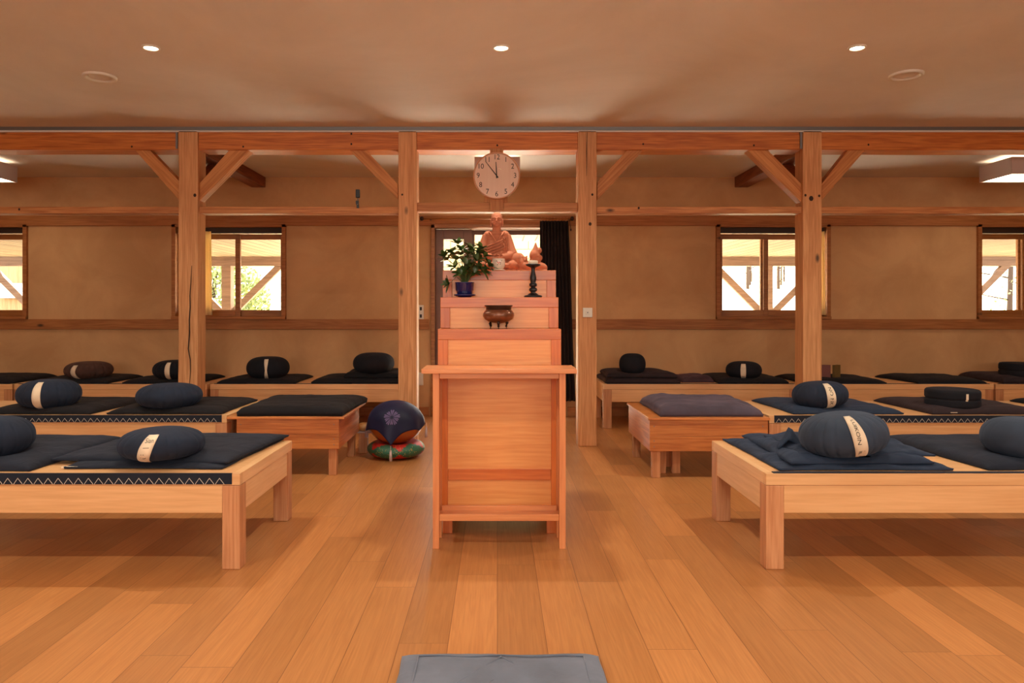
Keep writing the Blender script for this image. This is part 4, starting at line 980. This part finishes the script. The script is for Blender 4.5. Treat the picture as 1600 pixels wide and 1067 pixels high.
# cream strips of window curtain
for px0, px1, sx, l in ((312, 330, 1, 'narrow cream curtain strip at the window behind the cracked left post'), (1272, 1288.5, -1, 'narrow pale curtain strip at the window behind the bolted right post')):
    b = MB(); Yk = 7.78; rows = []; xa = X(px0, Yk); xb = X(px1, Yk); xm = (xa + xb) / 2
    for j_ in range(13):
        v = j_ / 12; row = []
        for i in range(25):
            u = i / 24; x = xa + (xb - xa) * u; x += (v * .012 if sx > 0 else v * .012) * (u if sx > 0 else u)
            row.append(b.bm.verts.new((x - xm, .010 * math.sin(u * 2 * PI * 3), 2.0 - v * .90 - 1.05)))
        rows.append(row)
    for A_, B_ in zip(rows, rows[1:]):
        for i in range(24): f = b.bm.faces.new((A_[i], B_[i], B_[i + 1], A_[i + 1])); f.smooth = True
    o = b.obj('window_curtain', M['sheer'], loc=(xm, Yk, 1.05)); sd = o.modifiers.new('s', 'SOLIDIFY'); sd.thickness = .003
    tag(o, l, 'curtain', 'window curtain strips')

# ------------------------------------------------------------------ wooden temple drum with cloth and cushion
YM = 5.70
cc = empty('brocade_cushion', 'round red and green brocade cushion on the floor under the wooden drum', 'cushion', (X(619, YM), YM, 0))
b = MB(); na = 96; nt_ = 16; Rr = .225; hh = .068; rings = []
def CS(a, t):
    el = t * PI / 2; rr = Rr * (abs(math.cos(el)) ** .55); return Vector((rr * math.cos(a), rr * math.sin(a), hh + hh * math.sin(el) - (.038 * max(0, 1 - (rr / .17) ** 2) if t > 0 else 0)))
for i in range(nt_ + 1):
    t = -1 + 2 * i / nt_
    if i in (0, nt_): rings.append([b.bm.verts.new(CS(0, math.copysign(1, t)))])
    else: rings.append([b.bm.verts.new(CS(2 * PI * k / na, t)) for k in range(na)])
for i, (A_, B_) in enumerate(zip(rings, rings[1:])):
    for k in range(na):
        q = (k + 1) % na; t = -1 + 2 * (i + .5) / nt_; a = (k + .5) / na * 6 + .25; f_ = abs((a % 1) - .5) * 2
        mi = 1 if abs(t) < .62 * (1 - f_ ** 2.0) else 0
        if len(A_) == 1: f = b.bm.faces.new((A_[0], B_[q], B_[k]))
        elif len(B_) == 1: f = b.bm.faces.new((A_[k], A_[q], B_[0]))
        else: f = b.bm.faces.new((A_[k], A_[q], B_[q], B_[k]))
        f.smooth = True; f.material_index = mi
b.obj('cushion_body', [M['csh_r'], M['csh_g']], cc)
g = MB(); rng = random.Random(3)
for k in range(70):
    a = math.radians(rng.choice((-112, -52, -82)) + rng.gauss(0, 7)); t = rng.gauss(.05, .25); p = CS(a, t); p2 = CS(a + rng.uniform(-.05, .05), t + rng.uniform(-.12, .12))
    n_ = Vector((math.cos(a), math.sin(a), 0)) * .001; g.tube([p + n_, p2 + n_], .0012, 4)
g.obj('gold_embroidery', M['gold'], cc)
DR = empty('wooden_fish_drum', 'glossy orange lacquered wooden temple drum on the brocade cushion', 'drum', (X(618, YM), YM, .098))
ra, rh = .213, .170
b = MB()
b.ell((0, 0, rh), (ra, .20, rh), seg=48)
b.obj('drum_body', M['lacq'], DR)
# cloth
ct = empty('drum_cloth', 'navy square cloth with a mauve crest draped over the temple drum, point to the front', 'cloth', (X(618, YM), YM, .098 + 2 * rh + .004))
def drape(s, t):
    """s,t in [-1,1] diamond coordinates -> point relative to the cloth top"""
    L_ = .44
    x = (s - t) / 2 * .29; y = -(s + t) / 2 * L_
    x *= 1 + .65 * min(1, abs(y) / .16)
    d_ = math.hypot(x, y); a = math.atan2(y, x)
    lim = 1.62; R2 = .185
    th = d_ / R2
    front = max(0, -math.sin(a))
    fl = 1.0
    if th <= 1.35: px_, pz_ = math.sin(th), math.cos(th)
    else: px_ = math.sin(1.35) + (th - 1.35) * .12; pz_ = math.cos(1.35) - (th - 1.35) * .95
    rx, ry, rz = ra + .011, .213, rh + .007
    side = abs(math.cos(a)) ** 4
    w_ = .012 * math.sin(a * 7 + 1) * max(0, th - .9)
    return Vector((math.cos(a) * (px_ * rx + w_), math.sin(a) * (px_ * ry + w_), (pz_ - 1) * rz))
b = MB(); n_ = 48; G = [[b.bm.verts.new(drape(-1 + 2 * i / n_, -1 + 2 * j / n_)) for j in range(n_ + 1)] for i in range(n_ + 1)]
for i in range(n_):
    for j in range(n_): f = b.bm.faces.new((G[i][j], G[i + 1][j], G[i + 1][j + 1], G[i][j + 1])); f.smooth = True
o = b.obj('cloth', [M['lining'], M['clothn']], ct); bmn = o.modifiers.new('s', 'SOLIDIFY'); bmn.thickness = .002; bmn.offset = 1; bmn.material_offset = 1; bmn.material_offset_rim = 1
CL = o
def on_cloth(u, v, off=.0035):
    """u right, v down the front, metres along the cloth from its top"""
    x, y = u / (1 + .65 * min(1, abs(v) / .16)), -v; L_ = .44; q1 = 2 * x / .29; q2 = -2 * y / L_; s = (q2 + q1) / 2; t = (q2 - q1) / 2
    p = drape(s, t); n2 = Vector((p.x / ra, p.y / .2, (p.z + rh) / rh)).normalized(); return p + n2 * off
b = MB(); c0 = .215
def cpoly(pts):
    vs = [b.bm.verts.new(on_cloth(u, c0 + v)) for u, v in pts]
    try: b.bm.faces.new(vs)
    except Exception: pass
for q in range(10):
    a = -PI / 2 + q * 2 * PI / 10; big = q % 2 == 0
    for ss in ((-1, 1) if True else (0,)):
        a2 = a + ss * .13
        r0, r1 = .010, (.066 if big else .058)
        pts = [(r0, -.03), (r0 + .02, -.11), (r1 * .8, -.13), (r1 * .93, -.11), (r1, 0), (r1 * .93, .11), (r1 * .8, .13), (r0 + .02, .11)]
        cpoly([(r_ * math.cos(a2 + w2 * .8), r_ * math.sin(a2 + w2 * .8)) for r_, w2 in pts])
b.obj('crest', M['mauve'], ct)['label'] = 'mauve radial leaf crest'
def tassel(p, nm='tassel'):
    b = MB(); p = Vector(p); b.tube([p, p + Vector((0, -.004, -.035))], .0022, 6).ell(p + Vector((0, -.004, -.04)), (.007, .007, .008), seg=10).tube([p + Vector((0, -.004, -.044)), p + Vector((0, -.004, -.115))], .008, 10, r2=.013)
    b.obj(nm, M['lining'], ct)
pf = drape(1, 1); tassel(pf + Vector((0, -.012, 0)))
for cpt in (drape(1, -1), drape(-1, 1)): tassel(cpt + Vector((math.copysign(.012, cpt.x), 0, 0)))
# padded mallet lying left of the drum
ml = empty('drum_mallet', 'round tan padded mallet head left of the temple drum, on a pale cloth', 'mallet', (X(568, 5.85), 5.85, .0))
MB().ell((0, 0, .21), (.048, .048, .036), seg=20).obj('padded_head', M['tan'], ml)
MB().tube([(.03, 0, .21), (.13, .02, .20)], .008, 8).obj('handle', M['stem'], ml)
MB().box(-.05, .075, -.05, .05, .165, .176).obj('rest_cloth', M['lining'], ml, bevel=.004)
MB().box(-.035, .035, -.035, .035, 0, .165).obj('block', M['leg'], ml, bevel=.004)

# ------------------------------------------------------------------ outside
def stone_mat():
    m, nt, b = new_mat('cream_stone'); L = nt.links.new
    tc = N(nt, 'ShaderNodeTexCoord'); mp = N(nt, 'ShaderNodeMapping'); mp.inputs['Rotation'].default_value = (PI / 2, 0, 0); L(tc.outputs['Object'], mp.inputs['Vector'])
    br = N(nt, 'ShaderNodeTexBrick', offset=.4); br.inputs['Scale'].default_value = 1; br.inputs['Brick Width'].default_value = .42; br.inputs['Row Height'].default_value = .19; br.inputs['Mortar Size'].default_value = .008
    br.inputs['Color1'].default_value = s2l((180, 162, 120)); br.inputs['Color2'].default_value = s2l((160, 140, 98)); br.inputs['Mortar'].default_value = s2l((120, 98, 60))
    L(mp.outputs[0], br.inputs['Vector']); L(br.outputs['Color'], b.inputs['Base Color']); b.inputs['Roughness'].default_value = .9; return m
def porch_ceil_mat():
    m, nt, b = new_mat('porch_boards'); L = nt.links.new
    tc = N(nt, 'ShaderNodeTexCoord'); mp = N(nt, 'ShaderNodeMapping'); mp.inputs['Rotation'].default_value = (0, 0, PI / 2); L(tc.outputs['Object'], mp.inputs['Vector'])
    br = N(nt, 'ShaderNodeTexBrick', offset=.4); br.inputs['Scale'].default_value = 1; br.inputs['Brick Width'].default_value = 2.2; br.inputs['Row Height'].default_value = .16; br.inputs['Mortar Size'].default_value = .009
    br.inputs['Color1'].default_value = s2l((150, 124, 92)); br.inputs['Color2'].default_value = s2l((124, 100, 70)); br.inputs['Mortar'].default_value = s2l((50, 34, 20))
    L(mp.outputs[0], br.inputs['Vector']); L(br.outputs['Color'], b.inputs['Base Color']); b.inputs['Roughness'].default_value = .8; return m
M['stone'] = stone_mat(); M['porchc'] = porch_ceil_mat()
M['gravel'] = plain('pale_gravel', (176, 166, 140), .95, bump=.3, bscale=8)
M['bush'] = plain('bush_leaf', (120, 132, 72), .6, bscale=3)
M['bark'] = plain('bark', (64, 48, 38), .9, bscale=12)
M['forest'] = plain('far_slope', (206, 190, 150), .95, bscale=.6)
struct('ground', MB().box(-40, 40, 8.08, 60, -.25, -.05), M['gravel'])
struct('terrace', MB().box(-2.4, 3.0, 8.085, 15.59, -.0499, -.03), plain('pale_terrace', (246, 238, 222), .9))
struct('porch_ceiling', MB().box(-11, -1.9, 8.08, 12.1, 2.035, 2.10).box(2.3, 11, 8.08, 12.1, 2.035, 2.10).box(-1.9, 2.3, 8.08, 9.25, 2.035, 2.10), M['porchc'])
YP = 12.0
for xa, xb, l in ((-11, -1.9, 'left'), (2.3, 11, 'right')): tag(MB().box(xa - (xa + xb) / 2, xb - (xa + xb) / 2, YP - .1, YP + .08, 1.885, 2.034).obj('porch_beam', M['porchw'], loc=((xa + xb) / 2, 0, 0)), 'long beam along the outer edge of the porch roof, %s half' % l, 'beam', 'porch edge beams')
PPx = [-7.55, -4.47, 4.47, 7.55]; nm_ = ['far left window', 'left window', 'right window', 'far right window']
for x, l in zip(PPx, nm_):
    tag(MB().box(-.075, .075, YP - .08, YP + .07, -.05, 1.884).obj('porch_post', M['porchw'], loc=(x, 0, 0)), 'porch post outside seen through the ' + l, 'post', 'porch posts')
    for s in (-1, 1):
        pts = [(s * .075, 1.02), (s * .075, 1.17), (s * .80, 1.884), (s * .95, 1.884)] if True else None
        pts = [(s * .075, 1.02), (s * .075, 1.17), (s * .79, 1.884), (s * .94, 1.884)]
        tag(MB().prism([pts[0], pts[1], pts[2], pts[3]], YP - .05, YP + .03).obj('porch_brace', M['porchw'], loc=(x, 0, 0)), 'diagonal porch brace on the %s of the porch post outside the %s' % (('left', 'right')[s > 0], l), 'brace', 'porch braces')
tag(MB().box(-2.2, 3.4, 15.6, 15.9, -.05, 2.95).obj('stone_wall', M['stone'], loc=(0, 0, 0)), 'cream stone block wall outside beyond the middle doorway', 'wall')
struct('slope', MB().prism([(14, -.1), (60, -.1), (60, 7.5), (30, 2.6)], -40, 40, 'X'), M['forest'])
# timber shed seen through the far left window
sh = empty('timber_shed', 'plank-walled shed outside the far left window', 'shed', (-9.6, 14.5, -.05))
MB().box(-3.0, 1.0, 0, .1, 0, 3.0).obj('plank_wall', wood('shed_planks', (150, 124, 88), (126, 98, 64), 'Z', .8, 1, knots=False), sh)
MB().box(-.3, .35, -.1, -.001, 1.45, 1.74).obj('white_panel', M['white'], sh)
def tree(name, label, x, y, h, r, trunk, leaves, seed, m, cx=0, cz=.7, size=.10, grp=None):
    t = empty(name, label, 'tree', (x, y, -.06), group=grp); rg = random.Random(seed)
    b = MB(); b.tube([(0, 0, 0), (.05 * rg.uniform(-1, 1), 0, h * .4), (.1 * rg.uniform(-1, 1), 0, h * .8), (0, 0, h)], trunk, 8, r2=trunk * .3)
    for q in range(9):
        z = h * rg.uniform(.25, .9); a = rg.uniform(0, 2 * PI); L_ = r * rg.uniform(.5, 1)
        b.tube([(0, 0, z), (L_ * .5 * math.cos(a), L_ * .5 * math.sin(a), z + .12 * L_), (L_ * math.cos(a), L_ * math.sin(a), z + .3 * L_)], trunk * .3, 5, r2=trunk * .08)
    b.obj('trunk', M['bark'], t)
    if leaves:
        b = MB()
        for q in range(leaves):
            d = Vector((rg.gauss(0, 1), rg.gauss(0, 1), rg.gauss(0, 1))).normalized() * rg.uniform(.4, 1) ** .5
            p = Vector((cx + d.x * r, d.y * r, h * cz + d.z * h * .35)); u = Vector((rg.gauss(0, 1), rg.gauss(0, 1), rg.gauss(0, 1))).normalized(); v = u.orthogonal().normalized()
            b.bm.faces.new([b.bm.verts.new(p + (u * a_ + v * c_) * size) for a_, c_ in ((-1, 0), (0, .5), (1, 0), (0, -.5))])
        b.obj('foliage', M[m], t)
tree('leafy_tree', 'pale green leafy tree outside the left window', -5.9, 15.0, 2.6, 1.15, .08, 5200, 1, 'bush', cz=.55, size=.055)
tree('thin_tree', 'thin bare tree outside the far right window', 9.6, 13.6, 4.0, 1.0, .06, 500, 2, 'bush', size=.04, cz=.45, grp='thin bare trees')
tree('thin_tree', 'second thin bare tree outside the far right window', 10.9, 14.8, 4.0, .9, .07, 500, 3, 'bush', size=.04, cz=.45, grp='thin bare trees')
for q in range(12):
    tree('bare_tree', 'dark tree trunk up the slope outside the right window, %s from the left' % 'first second third fourth fifth sixth seventh eighth ninth tenth eleventh twelfth'.split()[q], 7.7 + q * .42 + .1 * math.sin(q * 5), 26 + (q % 3), 6.5, 1.0, .045 + .03 * (q % 3 == 0), 0, 10 + q, 'bush', grp='distant tree trunks')
